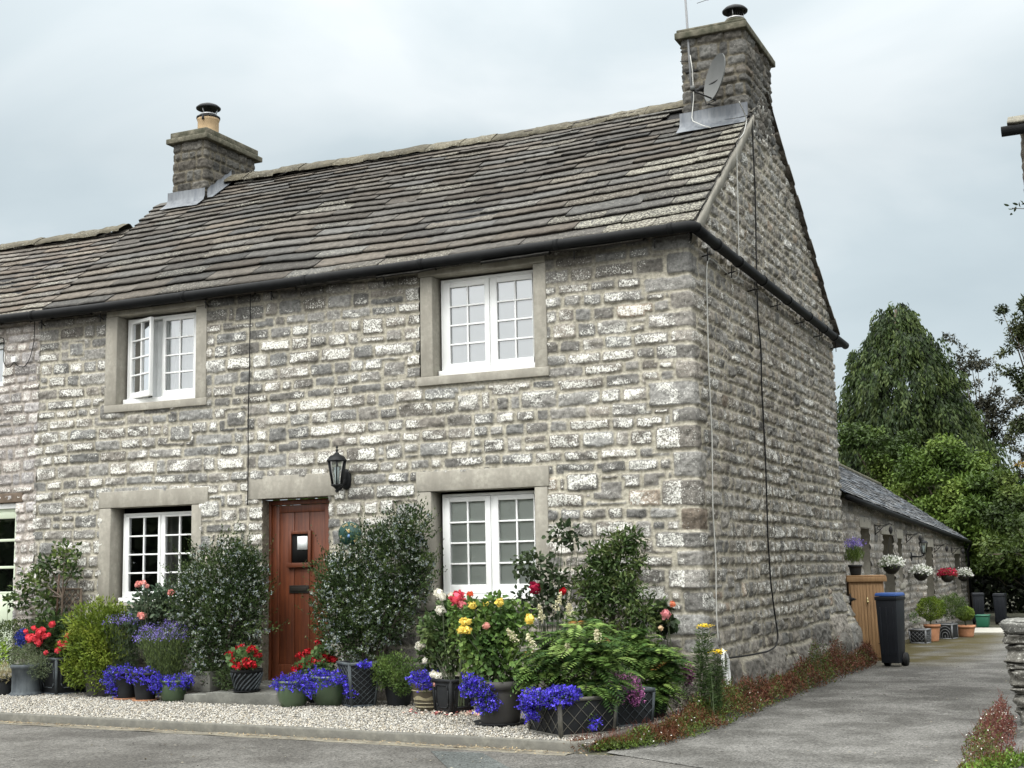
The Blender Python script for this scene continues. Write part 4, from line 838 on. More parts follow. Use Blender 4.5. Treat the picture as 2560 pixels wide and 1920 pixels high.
# --- ceanothus bushes either side of the door
CE = [(.008, .015, .006), (.015, .028, .009), (.03, .052, .016), (.075, .105, .035)]
def ceanothus(name, ells, n, label, nb_, stem_base):
    t = thing(name, stem_base, label, 'shrub', 'ceanothus bushes beside the door')
    foliage(ells, n, .040, .019, CE, up=.6, shell=.28, lumps=.34, clump=3).build('foliage', MT['leaf'], t)
    # upright shoots breaking the outline
    P, d, r = shrub_pts(ells, 620, .05, .34); k = d[:, 2] > -.35; P = P[k]; d = d[k]; m = MB()
    ln2 = rng.uniform(.4, 1.7, (len(P), 1))
    for j in range(9): q = P+nrm(d*.7+np.array((0, 0, .6)))*(.018*j)*ln2; m.leaves(q, nrm(d*.3+rv(len(P))*.8+np.array((0, 0, .9))), rv(len(P)), .03, .012, np.array(CE)[rng.integers(1, 4, len(P))])
    m.build('young_shoots', MT['leaf'], t)
    nb_ = int(nb_*1.15); P, d, r = shrub_pts(ells, nb_, .06, .24); P = np.repeat(P*1., 7, 0)+rng.normal(0, .0055, (nb_*7, 3)); o = flowers_small(P, .021, [(.30, .34, .31), (.24, .28, .32), (.36, .39, .32), (.20, .24, .19)], 1).build('flower_buds', MT['petal'], t); o['kind'] = 'stuff'
    stems(stem_base, [e_[:3] for e_ in ells], .012, (.05, .04, .03)).build('stems', MT['stem'], t); return fix(t)
ceanothus('ceanothus_bush', [E_(470, 1250, -.35, 78, 70, 55), E_(430, 1320, -.38, 55, 75, 50), E_(500, 1330, -.4, 72, 80, 55), E_(460, 1410, -.4, 50, 55, 45), E_(535, 1260, -.33, 42, 60, 30), E_(520, 1215, -.33, 40, 35, 30)], 15000, 'dense dark ceanothus bush with pale buds left of the door', 800, (X(470, -.35), -.35, 0))
ceanothus('ceanothus_bush', [E_(780, 1290, -.35, 90, 80, 60), E_(860, 1210, -.35, 62, 85, 45), E_(890, 1140, -.33, 42, 45, 30), E_(832, 1320, -.4, 62, 66, 50), E_(740, 1250, -.35, 58, 60, 45), E_(770, 1380, -.4, 65, 50, 50), E_(715, 1320, -.38, 35, 55, 35), E_(900, 1240, -.35, 35, 70, 35), E_(810, 1180, -.32, 45, 40, 30)], 21000, 'larger dark ceanothus bush with pale buds right of the door', 1200, (X(790, -.35), -.35, 0))
# the bush right of the door grows in a tall lattice planter
y_ = -.62; t = thing('lattice_planter', (X(777, y_), y_, 0), 'tall tapering dark planter with a diamond lattice below the larger ceanothus', 'planter')
planter_square((X(775, y_), y_, .0), .24, .33, .44, R(-38), t); fix(t)

# --- potted lobelias
def pot_lobelia(name, px, y, r0, r1, h, m, ells, label, sau=None, n=900, **k):
    x = X(px, y); t = thing(name, (x, y, 0), label, 'flower pot', 'pots of blue lobelia'); z = .012 if sau else 0
    if sau: saucer((x, y), r1*1.05, sau, t)
    pot_round((x, y, z), r0, r1, h, m, t, **k); lobelia(t, ells, n); return fix(t)
pot_lobelia('potted_lobelia', 272, -.62, .095, .125, .29, 'dark_pot', [E_(262, 1455, -.68, 36, 15, 26), E_(240, 1468, -.70, 18, 18, 14), E_(245, 1492, -.72, 14, 14, 10)], 'blue lobelia in a black pot on a terracotta saucer, left one of the two', 'terracotta', 800)
pot_lobelia('potted_lobelia', 314, -.70, .10, .135, .29, 'dark_pot', [E_(312, 1463, -.75, 36, 16, 26), E_(338, 1478, -.8, 14, 18, 12)], 'blue lobelia in a black pot on a saucer, beside the small green pot', 'terracotta', 800)
pot_lobelia('potted_lobelia', 374, -.66, .105, .13, .225, 'green_glaze', [E_(378, 1475, -.70, 36, 16, 26), E_(345, 1488, -.75, 18, 16, 12), E_(405, 1470, -.7, 12, 9, 10)], 'blue lobelia in a small green glazed pot left of the doorstep', None, 900, bulge_=.02)
pot_lobelia('potted_lobelia', 633, -.80, .115, .145, .26, 'green_glaze', [E_(638, 1475, -.85, 40, 18, 30), E_(605, 1480, -.87, 18, 14, 15), E_(672, 1490, -.95, 14, 16, 12)], 'blue lobelia in a mid sized green glazed pot right of the doorstep', None, 1200, bulge_=.025)
pot_lobelia('potted_lobelia', 713, -.62, .13, .20, .30, 'green_glaze', [E_(722, 1468, -.72, 44, 16, 32), E_(690, 1470, -.74, 30, 26, 20), E_(755, 1488, -.78, 14, 26, 12)], 'blue lobelia spilling over the widest green glazed bowl by the door', None, 1300, bulge_=.03)

# --- big grey pot with the yellow rose and its lobelia
YR = [(.02, .04, .012), (.04, .08, .02), (.075, .13, .03), (.13, .18, .045)]
def rose(name, pos, ells, n, blooms, label, leafcols, leaf=(.062, .044), canes=None, col_label='rose bush'):
    t = thing(name, pos, label, 'rose bush')
    if n: foliage(ells, n, leaf[0], leaf[1], leafcols, kind=1, shell=.4, lumps=.25, up=.15, droop=.1, clump=3).build('foliage', MT['leaf'], t)
    stems(pos, (canes or [])+[e_[:3] for e_ in ells]+[b[0] for b in blooms], .005, (.05, .065, .03)).build('canes', MT['stem'], t)
    for c, r, col in blooms: bloom(c, r*.86, col).build('bloom', MT['petal'], t)
    return fix(t)
y_ = -1.62; x_ = X(1081, y_, 1570); t = thing('large_grey_pot', (x_, y_, 0), 'big plain grey round pot on a dark saucer under the yellow roses', 'flower pot')
saucer((x_, y_), .235, 'dark_pot', t, 0, .03); pot_round((x_, y_, .015), .165, .215, .36, 'grey_pot', t, rim=.006, rimh=.07); fix(t)
YL = (.82, .66, .16); PK = (.70, .10, .15); WH = (.80, .78, .70); PP = (.78, .42, .36)
rose('yellow_rose_bush', (x_, y_, .3), [E_(1060, 1330, -1.5, 62, 42, 55), E_(1050, 1390, -1.6, 60, 50, 55), E_(1095, 1440, -1.6, 52, 55, 50), E_(1030, 1350, -1.55, 40, 50, 40), E_(1110, 1350, -1.5, 45, 45, 40), E_(1040, 1420, -1.6, 40, 45, 40)], 2300,
     [(Pt(1144, 1338, -1.75), .045, YL), (Pt(1020, 1308, -1.7), .038, YL), (Pt(1002, 1344, -1.75), .042, YL), (Pt(997, 1361, -1.78), .04, YL), (Pt(1011, 1362, -1.8), .036, YL), (Pt(1079, 1301, -1.65), .04, YL), (Pt(1012, 1343, -1.75), .03, YL), (Pt(1050, 1305, -1.6), .028, YL)], 'yellow rose bush with glossy green leaves in the big grey pot', YR)
y2 = -1.85; t = thing('trailing_lobelia', (X(1035, y2), y2, .3), 'blue lobelia trailing over the left rim of the big grey pot', 'flowers'); lobelia(t, [E_(1030, 1490, y2, 34, 22, 24), E_(1050, 1520, y2, 30, 26, 20), E_(1015, 1475, y2, 18, 18, 14)], 1500); fix(t)
# pink/coral and white roses at its left
rose('pink_rose_bush', (X(1000, -1.2), -1.2, .1), [E_(990, 1320, -1.1, 22, 30, 20), E_(1000, 1360, -1.15, 20, 40, 20)], 260, [(Pt(988, 1292, -1.35), .07, PK), (Pt(998, 1303, -1.35), .05, (.78, .25, .28)), (Pt(1016, 1285, -1.3), .035, (.7, .12, .05)), (Pt(1050, 1352, -1.75), .035, PP)], 'pink and coral roses behind the yellow rose bush', YR)
y_ = -.95; x_ = X(980, y_, 1530); t = thing('square_black_planter', (x_, y_, 0), 'square black planter with framed panels behind the banded brown pot', 'planter'); planter_square((x_, y_, 0), .24, .28, .32, R(-25), t, lattice=False, panel=True, lm='dark_pot'); fix(t)
rose('white_rose_bush', (x_, y_, .25), [E_(950, 1370, -.85, 42, 50, 35), E_(985, 1400, -.9, 30, 50, 30), E_(930, 1420, -.8, 26, 30, 20), E_(965, 1325, -.8, 22, 30, 20)], 1300,
     [(Pt(948, 1282, -.95), .05, WH), (Pt(956, 1290, -1), .04, WH), (Pt(952, 1318, -1), .05, WH), (Pt(906, 1395, -.95), .042, WH), (Pt(914, 1394, -.95), .03, WH), (Pt(918, 1428, -.95), .03, WH), (Pt(975, 1287, -.95), .035, (.78, .7, .6))], 'white rose bush with thin canes in the square black planter', [(.02, .04, .015), (.05, .085, .03), (.09, .12, .04)])
# banded brown pot with lobelia and petunias
y_ = -.83; x_ = X(928, y_, 1520); t = thing('banded_brown_pot', (x_, y_, 0), 'olive brown glazed pot with bands, planted with blue lobelia and pale petunias', 'flower pot')
pb = pot_round((x_, y_, 0), .115, .165, .27, 'brown_glaze', t, bulge_=.01, rim=.014, rimh=.03)
g = MB()
for zz in (.05, .085, .20): r_b = .115+.05*zz/.25+.014; g.lathe([(r_b-.006, zz-.005), (r_b+.004, zz), (r_b-.006, zz+.007)], (x_, y_, 0), 32)
th_ = np.linspace(0, 6.2832, 49); g.grid(np.array([[((.115+.05*zz/.25+.0125)*math.cos(a_)+x_, (.115+.05*zz/.25+.0125)*math.sin(a_)+y_, zz+.012*math.sin(a_*6)*(1 if j_ else .3)) for a_ in th_] for j_, zz in enumerate((.115, .145))])); g.build('cream_band', MT['cream_glaze'], pb)
lobelia(t, [E_(905, 1468, -.95, 25, 16, 20), E_(920, 1480, -1., 20, 16, 12), E_(930, 1462, -.9, 18, 12, 14)], 800)
for i_, (a_, b_, c_) in enumerate(((937, 1458, WH), (946, 1463, WH), (942, 1477, PP), (955, 1480, (.8, .55, .45)))): bloom(Pt(a_, b_, -1.), .035, c_).build('petunia', MT['petal'], t)
fix(t)
# green shrub in dark pot
def simple_pot_plant(name, px, y, r0, r1, h, m, ells, n, L, W, cols, label, cat='potted plant', kind=0, py=1520, z=0, **k):
    x = X(px, y, py); t = thing(name, (x, y, z), label, cat); 
    if r0: pot_round((x, y, z), r0, r1, h, m, t, **k)
    foliage(ells, n, L, W, cols, kind=kind, shell=.4, up=.4).build('foliage', MT['leaf'], t); stems((x, y, z+h*.8), [e_[:3] for e_ in ells], .005).build('stems', MT['stem'], t); return fix(t)
simple_pot_plant('potted_shrub', 862, -.45, .11, .15, .24, 'dark_pot', [E_(850, 1445, -.6, 48, 32, 36), E_(870, 1475, -.65, 28, 28, 22), E_(825, 1460, -.6, 24, 26, 20)], 3200, .03, .014, [(.03, .055, .015), (.06, .10, .025), (.11, .16, .04)], 'bushy light green shrub in a dark pot between lattice planter and banded pot')
t = thing('small_lobelia', (X(788, -.75), -.75, .3), 'small tuft of blue lobelia at the top of the tall lattice planter', 'flowers'); lobelia(t, [E_(788, 1437, -.8, 15, 9, 10)], 190); fix(t)

# --- geraniums
RED = [(.36, .006, .012), (.46, .012, .02), (.24, .004, .010)]
def geranium(name, px, y, z, potfn, heads, ells, label):
    x = X(px, y); t = thing(name, (x, y, z), label, 'potted geranium', 'red geraniums by the door'); potfn(t, x, y, z)
    foliage(ells, 420, .05, .05, [(.03, .06, .02), (.07, .12, .04), (.13, .18, .08)], kind=1, up=.5).build('foliage', MT['leaf'], t); stems((x, y, z+.15), [Pt(a, b, c_) for a, b, c_ in heads], .004, (.08, .11, .04)).build('stems', MT['stem'], t)
    for a, b, c_ in heads: pompom(Pt(a, b, c_), .062*random.uniform(.8, 1.05), RED, 60).build('flower_head', MT['petal'], t)
    return fix(t)
def spiral_pot(t, x, y, z):
    saucer((x, y), .15, 'dark_pot', t, z, .015); o = pot_round((x, y, z+.01), .115, .155, .22, 'dark_pot', t); g = MB()
    for k_ in range(18):
        P_ = [(x+(.12+.045*q)*math.cos(k_*.349+q*1.1), y+(.12+.045*q)*math.sin(k_*.349+q*1.1), z+.02+.17*q) for q in np.linspace(0, 1, 8)]; g.tube(P_, .008, 6)
    g.build('twisted_ribs', MT['lead_grey_pot'], o)
geranium('potted_geranium', 533, -.62, .12, spiral_pot, [(507, 1428, -.75), (497, 1417, -.7), (515, 1440, -.8), (546, 1405, -.75), (532, 1430, -.8), (540, 1438, -.8), (556, 1417, -.7), (520, 1402, -.6), (510, 1412, -.6)], [E_(528, 1425, -.68, 32, 22, 26)], 'red geranium in a dark twisted rib pot standing on the doorstep')
geranium('potted_geranium', 690, -.42, .0, lambda t, x, y, z: pot_round((x, y, z), .11, .14, .24, 'dark_pot', t), [(648, 1418, -.55), (664, 1410, -.5), (640, 1445, -.6), (680, 1430, -.55), (703, 1420, -.5), (718, 1428, -.5), (693, 1389, -.45), (655, 1440, -.55)], [E_(680, 1440, -.5, 42, 22, 28), E_(700, 1410, -.45, 20, 22, 16)], 'red geranium behind the green glazed pots right of the doorstep')

# --- carved trough left of the step
y_ = -.42; x_ = X(440, y_, 1495); t = thing('carved_trough', (x_, y_, .09), 'low grey trough with scroll relief and trailing grassy plant beside the doorstep', 'planter')
tr_ = MB(); tr_.frustum((x_, y_, .09), .40, .44, .22, b0=.2, b1=.24, rz=R(-10), open_top=True); tr_ = tr_.build('trough', MT['flag'], t, bevel=.01); g = MB()
ca, sa = math.cos(R(-10)), math.sin(R(-10))
for sx_ in (-1, 1):
    P_ = [(sx_*(.09+.045*q*math.cos(q*7)), -.115, .12+.045*q*math.sin(q*7)) for q in np.linspace(.1, 1, 16)]; g = MB(); g.tube([(x_+a_*ca-b_*sa, y_+a_*sa+b_*ca, .09+c_) for a_, b_, c_ in P_], .007, 6); g.build('scroll_relief', MT['kerb'], tr_)

foliage([E_(450, 1445, -.5, 30, 12, 18), E_(490, 1465, -.55, 26, 22, 18), E_(425, 1448, -.5, 20, 9, 12)], 1500, .05, .007, [(.03, .05, .02), (.06, .09, .03)], up=.3).build('foliage', MT['leaf'], t); fix(t)

# --- lavender, feathery shrub, camellia, coral roses, far left pots
LV = [(.05, .07, .035), (.09, .13, .045), (.14, .19, .06)]
def lavender(name, base, ells, nst, label, hgt, flower=True, cols=LV, group=None):
    t = thing(name, base, label, 'lavender'); m = MB(); P = []; D = []; tips = []
    for a, b, c_, rx, ry, rz_ in ells:
        n = nst; ang = rng.uniform(0, 6.28, n); rad = rng.random(n)**.5; tx = a+rx*rad*np.cos(ang); ty = b+ry*rad*np.sin(ang); tz = c_+rz_*(1-.6*rad**2)*rng.uniform(.5, 1.1, n)
        bx = base[0]+(tx-base[0])*.35; by = base[1]+(ty-base[1])*.35; B_ = np.stack([bx, by, np.full(n, base[2])], 1); T_ = np.stack([tx, ty, tz], 1); d = T_-B_; tips.append(T_)
        for q in np.linspace(.25, .9, 9): pq = B_+d*q+rng.normal(0, .012, (n, 3)); P.append(pq); D.append(nrm(d)+rv(n)*.45)
    P = np.concatenate(P); D = np.concatenate(D); m.leaves(P, D, rv(len(P)), .06, .006, np.array(cols)[rng.integers(0, 3, len(P))]*rng.uniform(.7, 1.2, (len(P), 1))); m.build('foliage', MT['leaf'], t)
    tips = np.concatenate(tips)
    if flower:
        k = tips[rng.choice(len(tips), int(len(tips)*.45), replace=False)]; k = np.repeat(k, 4, 0)+rng.normal(0, .009, (len(k)*4, 3))*np.array((1, 1, 2)); o = flowers_small(k, .014, [(.16, .11, .48), (.24, .18, .55), (.30, .26, .60)], 1).build('flowers', MT['petal'], t); o['kind'] = 'stuff'
    return fix(t)
def Eb(px, py, y, rx, ry, rz_):
    p = Pt(px, py, y); return (p[0], p[1], p[2], rx, ry, rz_)
lavender('lavender_bush', (X(370, -.5), -.5, .12), [Eb(362, 1372, -.5, .36, .28, .14), Eb(350, 1385, -.6, .34, .2, .1)], 330, 'lavender bush in purple flower behind the small green lobelia pot', .6)
lavender('lavender_bush', (X(275, -.42), -.42, .1), [Eb(268, 1350, -.4, .26, .2, .12)], 260, 'greyer lavender bush hardly in flower right of the feathery shrub', .6, flower=True, cols=[(.03, .05, .025), (.05, .075, .035), (.075, .10, .05)])
FS = [(.03, .05, .008), (.065, .10, .012), (.12, .16, .02), (.19, .22, .035)]
simple_pot_plant('feathery_shrub', 222, -.35, .17, .21, .30, 'grey_pot', [E_(210, 1345, -.35, 62, 42, 48), E_(190, 1395, -.4, 52, 45, 42), E_(225, 1400, -.42, 50, 55, 42), E_(170, 1445, -.45, 32, 35, 28), E_(210, 1455, -.5, 40, 30, 30), E_(250, 1335, -.32, 28, 28, 20)], 11000, .050, .018, FS, 'yellow green feathery shrub in a grey pot under the left ground floor window', 'potted plant')
# camellia trained on a trellis panel
t = thing('trellis_panel', (X(170, -.06), -.06, .5), 'brown diamond trellis panel fixed low on the wall behind the left shrubs', 'trellis'); g = MB(); xa, xb, za, zb = -7.95, -7.50, .52, 1.19
for s_ in (-1, 1):
    for j in range(-9, 10):
        x0 = (xa+xb)/2+j*.085; pts_ = [(x0+s_*(q-(za+zb)/2), q) for q in np.linspace(za, zb, 40)]; pts_ = [p for p in pts_ if xa < p[0] < xb]
        if len(pts_) > 1: g.bar((pts_[0][0], -.05-.006*s_, pts_[0][1]), (pts_[-1][0], -.05-.006*s_, pts_[-1][1]), .012, .006, (0, 1, 0))
g.bar((xb, -.06, za), (xb, -.06, zb), .02, .02); g.bar((xa, -.06, zb), (xb, -.06, zb), .02, .02); g.build('lattice', MT['old_wood'], t); fix(t)
CM = [(.012, .025, .010), (.025, .045, .014), (.05, .08, .025), (.12, .16, .04)]
cb_ = (X(128, -.2, 1400), -.2, .1); t = thing('camellia_tree', cb_, 'small open camellia with dark broad leaves beside the sage green door', 'shrub')
foliage([E_(140, 1200, -.2, 30, 25, 20), E_(105, 1220, -.2, 28, 22, 20), E_(75, 1255, -.22, 34, 26, 22), E_(45, 1290, -.25, 28, 24, 18), E_(20, 1300, -.25, 14, 12, 10), E_(155, 1235, -.2, 16, 20, 14), E_(100, 1300, -.2, 24, 22, 18), E_(115, 1345, -.25, 40, 22, 26)], 900, .07, .036, CM, kind=1, shell=.5, lumps=.3).build('foliage', MT['leaf'], t)
g = MB()
for tp in ((140, 1190), (100, 1215), (60, 1260), (25, 1300), (155, 1240)): q = Pt(*tp, -.2); g.tube([cb_, (cb_[0]+.02, -.2, .6), Pt(135, 1290, -.2), (Pt(135, 1270, -.2)+q)/2, q], [.02, .016, .012, .007, .003], 6, (.09, .065, .045))
g.tube([Pt(122, 1340, -.18), Pt(128, 1240, -.18)], .012, 6, (.12, .075, .05)); g.build('trunk', MT['stem'], t); fix(t)
t = thing('box_hedge_plant', (X(35, -.2), -.2, 0), 'clipped dark green hedge plant below the sage green door panel', 'hedge'); foliage([E_(35, 1380, -.2, 50, 36, 30), E_(10, 1390, -.2, 40, 40, 30), E_(70, 1390, -.2, 25, 30, 22)], 5000, .026, .014, [(.012, .022, .008), (.03, .05, .014), (.09, .12, .03)], shell=.15, lumps=.05).build('foliage', MT['leaf'], t); stems((X(35, -.2), -.2, 0), [Pt(35, 1400, -.2)], .012).build('trunk', MT['stem'], t); fix(t)
t = thing('blue_flower_clump', (X(48, -.35), -.35, .3), 'small clump of deep blue flowers left of the coral roses', 'flowers'); P, d_, r__ = shrub_pts([E_(48, 1378, -.38, 14, 16, 10)], 260, .3); o = flowers_small(P, .022, [(.02, .03, .20), (.04, .06, .32)], 2).build('flowers', MT['petal'], t); stems((X(48, -.35), -.35, 0), [Pt(48, 1380, -.38), Pt(40, 1372, -.38), Pt(55, 1385, -.38)], .004).build('stems', MT['stem'], t); fix(t)
y_ = -.22; x_ = X(138, y_, 1470); t = thing('panelled_planter', (x_, y_, 0), 'dark square planter with an octagonal raised panel under the coral roses', 'planter'); planter_square((x_, y_, 0), .36, .40, .42, R(-20), t, lattice=False, panel=True); fix(t)
CR = (.70, .075, .10)
rose('coral_rose_bush', (x_, y_, .35), [E_(120, 1385, -.3, 32, 32, 24), E_(150, 1375, -.25, 30, 35, 24), E_(95, 1375, -.3, 24, 24, 18)], 900, [(Pt(a_, b_, -.5), r_, CR) for a_, b_, r_ in ((67, 1378, .06), (85, 1368, .055), (77, 1380, .05), (84, 1387, .05), (96, 1374, .04), (92, 1362, .045), (113, 1349, .04), (56, 1364, .03), (73, 1357, .03), (140, 1392, .05), (130, 1390, .04), (148, 1372, .038), (125, 1405, .038), (99, 1410, .03), (105, 1372, .028))], 'coral red roses in full bloom behind the lead coloured tub', [(.015, .03, .01), (.03, .055, .02), (.06, .09, .03)])
y_ = -.48; x_ = X(55, y_, 1500); t = thing('lead_tub', (x_, y_, 0), 'blue grey lead look round tub with flared foot and fine grey green plant', 'flower pot')
g = MB(); g.lathe([(0, .002), (.185, .002), (.185, .02), (.165, .035), (.155, .05), (.155, .30), (.17, .31), (.175, .335), (.165, .35), (.145, .35), (.14, .3)], (x_, y_, 0), 32); pt_ = g.build('pot', MT['lead_grey_pot'], t); g = MB(); g.lathe([(0, .31), (.142, .31)], (x_, y_, 0), 20); g.build('soil', MT['soil'], pt_)
foliage([E_(60, 1418, -.5, 34, 22, 26), E_(85, 1440, -.52, 26, 24, 18)], 2600, .03, .006, [(.05, .07, .04), (.09, .115, .06), (.16, .19, .11)]).build('foliage', MT['leaf'], t); fix(t)
simple_pot_plant('straggly_potted_plant', 5, -.5, .14, .16, .20, 'dark_pot', [E_(15, 1462, -.55, 18, 10, 14), E_(5, 1448, -.5, 14, 12, 10)], 420, .06, .008, [(.10, .09, .04), (.22, .19, .10), (.30, .27, .16)], 'black bowl with straggly pale brown growth at the left edge')
simple_pot_plant('lime_leaved_plant', 5, -.25, 0, 0, .1, '', [E_(6, 1412, -.4, 10, 22, 10)], 120, .06, .02, [(.12, .2, .02), (.25, .36, .05)], 'lime green young shoots at the left edge above the black bowl')
rose('pale_pink_rose_bush', (X(340, -.28), -.28, 0), [E_(330, 1310, -.25, 48, 35, 30), E_(370, 1290, -.25, 34, 26, 24), E_(310, 1350, -.28, 30, 30, 24)], 1100, [(Pt(a_, b_, -.45), r_, (.75, .36, .32)) for a_, b_, r_ in ((299, 1262, .04), (310, 1259, .035), (308, 1332, .045), (303, 1328, .035), (370, 1280, .04), (318, 1266, .025))], 'pale pink roses with blue green leaves below the left ground floor window', [(.025, .045, .03), (.05, .08, .05), (.09, .12, .07)])

# --- right hand border: sorbaria, lattice planters, dark rose, dark shrub
def fern(name, base, ells, nf, label, tipcol, planter=None, cat='shrub'):
    t = thing(name, base, label, cat); m = MB(); P, d, r = shrub_pts(ells, nf, .45, .15); cols = np.array([(.025, .055, .014), (.055, .11, .025), (.095, .165, .038), (.16, .235, .06)])
    Pl = []; Dl = []; Nl = []; Cl = []; Ll = []
    for i_ in range(len(P)):
        D = nrm(d[i_]*np.array((1, 1, .3))+rng.normal(0, .25, 3)+np.array((0, -.15, .25))); side = nrm(np.cross(D, (0, 0, 1))); L_ = rng.uniform(.15, .24); c = cols[rng.integers(0, 4)]*rng.uniform(.8, 1.2)
        if rng.random() < .022: c = np.array(tipcol)*.8
        for q in np.linspace(.12, 1, 9):
            p = P[i_]-D*L_*.4+D*L_*q+np.array((0, 0, -.10*q*q*L_/.2))
            for s_ in (-1, 1): Pl.append(p); Dl.append(side*s_+D*.55+np.array((0, 0, -.35))); Nl.append((0, -.2, 1)); Cl.append(c*rng.uniform(.85, 1.15)); Ll.append((.075*math.sin(.35+q*2.4)+.01))
    Ll = np.array(Ll); m.leaves(Pl, Dl, np.array(Nl, float)+rng.normal(0, .2, (len(Nl), 3)), Ll, Ll*.27, Cl, 0); m.build('foliage', MT['leaf'], t); stems(base, [e_[:3] for e_ in ells]+list(P[::60]), .005, (.10, .07, .03)).build('stems', MT['stem'], t); return t
yb = -1.95; bx = X(1237, yb, 1580)
t = fern('ash_leaved_shrub', (bx, yb+.05, .2), [E_(1240, 1400, -1.8, 110, 48, 80), E_(1180, 1430, -1.9, 60, 50, 50), E_(1290, 1440, -1.8, 80, 55, 60), E_(1240, 1360, -1.7, 80, 34, 60), E_(1270, 1490, -1.95, 62, 34, 45), E_(1160, 1450, -1.95, 35, 30, 28)], 520, 'bright green fern leaved shrub with cream plumes in the front lattice planter', (.42, .20, .05))
for a_, b_, l_, dx_ in ((1200, 1318, .14, .05), (1172, 1340, .12, -.03), (1155, 1400, .11, -.07), (1115, 1385, .10, -.08), (1290, 1380, .07, .0), (1225, 1410, .07, 0), (1230, 1325, .07, 0)):
    p = Pt(a_, b_, -2.05); m = MB(); n = 90; q = rng.random(n)[:, None]; m.leaves(p+np.array((dx_, 0, l_))*q+rng.normal(0, .016, (n, 3))*(1.2-q), rv(n), rv(n), .02, .015, np.array((.66, .62, .42))*rng.uniform(.7, 1.1, (n, 1))); m.build('plume', MT['petal'], t)['kind'] = 'stuff'
fix(t)
t = thing('front_lattice_planter', (bx, yb, 0), 'dark square planter with pale diamond lattice at the kerb corner', 'planter'); planter_square((bx, yb-.02, .0), .50, .54, .30, R(-37), t, lm='kerb'); fix(t)
t = thing('lobelia_cushion', (bx-.15, yb-.3, .3), 'dense cushion of blue lobelia hanging over the front lattice planter', 'flowers'); lobelia(t, [E_(1190, 1510, -2.3, 52, 22, 30), E_(1225, 1500, -2.3, 30, 18, 20), E_(1145, 1520, -2.25, 22, 26, 16), E_(1150, 1548, -2.3, 16, 10, 10)], 2600); fix(t)
t = thing('trailing_lobelia', (X(1290, -2.2), -2.2, .2), 'thin trail of pale blue lobelia on the right face of the front lattice planter', 'flowers'); lobelia(t, [E_(1287, 1560, -2.15, 12, 14, 6), E_(1280, 1572, -2.2, 8, 8, 5)], 60); fix(t)
y_ = -1.35; x_ = X(1345, y_, 1570); t = thing('rear_lattice_planter', (x_, y_, 0), 'second dark lattice planter with pink and purple flowers behind the kerb corner', 'planter'); planter_square((x_, y_, 0), .36, .40, .30, R(-37), t)
P, d_, r__ = shrub_pts([E_(1355, 1490, -1.5, 34, 38, 26), E_(1375, 1500, -1.5, 20, 30, 18)], 420, .3); P = P[P[:, 2] > .12]; o = flowers_small(P, .018, [(.42, .13, .34), (.50, .20, .38), (.26, .07, .24)], 2).build('flowers', MT['petal'], t); o['kind'] = 'stuff'
foliage([E_(1355, 1495, -1.45, 34, 38, 26)], 1300, .025, .006, [(.03, .05, .02), (.07, .09, .04)]).build('foliage', MT['leaf'], t)
fix(t)
t = thing('small_lobelia', (X(1325, -1.5), -1.5, .25), 'few blue lobelia flowers between the two lattice planters', 'flowers'); lobelia(t, [E_(1325, 1492, -1.6, 14, 16, 10)], 150); fix(t)
y_ = -.75; x_ = X(1398, y_, 1555); t = fern('ash_leaved_shrub', (x_, y_, .2), [E_(1400, 1420, -.8, 68, 45, 50), E_(1370, 1390, -.8, 50, 40, 40), E_(1440, 1440, -.8, 42, 40, 36), E_(1410, 1480, -.9, 50, 32, 36)], 420, 'duller green fern leaved shrub with orange tips in the rear round pot', (.40, .16, .05)); fix(t)
t = thing('round_dark_pot', (x_, y_, 0), 'plain dark round pot under the rear fern leaved shrub', 'flower pot'); pot_round((x_, y_, 0), .16, .22, .27, 'dark_pot', t); fix(t)
DR = [(.012, .022, .012), (.025, .04, .018), (.045, .065, .028)]
rb = (X(1190, -.6), -.6, 0)
rose('dark_red_rose_bush', rb, [E_(1150, 1220, -.55, 44, 32, 30), E_(1200, 1260, -.55, 38, 40, 30), E_(1215, 1150, -.5, 34, 24, 20), E_(1170, 1300, -.6, 60, 36, 40), E_(1240, 1170, -.5, 22, 18, 14)], 760, [(Pt(1157, 1272, -.75), .055, (.30, .008, .04)), (Pt(1152, 1265, -.7), .04, (.26, .01, .05)), (Pt(1216, 1278, -.75), .035, (.42, .006, .015))], 'tall sparse rose with dark leaves and deep red blooms before the window', DR, canes=[Pt(1215, 1110, -.5), Pt(1205, 1170, -.5), Pt(1130, 1215, -.55), Pt(1250, 1185, -.5), Pt(1165, 1190, -.5)], leaf=(.06, .042))
t = thing('dark_leaved_shrub', (X(1320, -.5), -.5, 0), 'tall dark green leafy shrub against the wall right of the window', 'shrub'); EL = [E_(1320, 1230, -.45, 62, 62, 40), E_(1340, 1175, -.4, 36, 34, 24), E_(1290, 1280, -.5, 62, 45, 40), E_(1350, 1280, -.5, 50, 50, 36), E_(1375, 1210, -.4, 26, 30, 18), E_(1300, 1200, -.42, 34, 36, 24), E_(1340, 1380, -.5, 50, 50, 36), E_(1280, 1340, -.5, 50, 44, 34), E_(1395, 1330, -.5, 36, 44, 28), E_(1260, 1250, -.45, 24, 26, 18), E_(1365, 1160, -.4, 22, 20, 14)]
foliage(EL, 4300, .062, .024, [(.014, .028, .010), (.028, .05, .015), (.055, .085, .025), (.10, .12, .04)], kind=1, shell=.55, lumps=.42, droop=.35).build('foliage', MT['leaf'], t); stems((X(1320, -.5), -.5, 0), [e_[:3] for e_ in EL]+[tuple(Pt(1333, 1140, -.4)), tuple(Pt(1345, 1145, -.4)), tuple(Pt(1400, 1165, -.4))], .006, (.05, .045, .03)).build('stems', MT['stem'], t); fix(t)
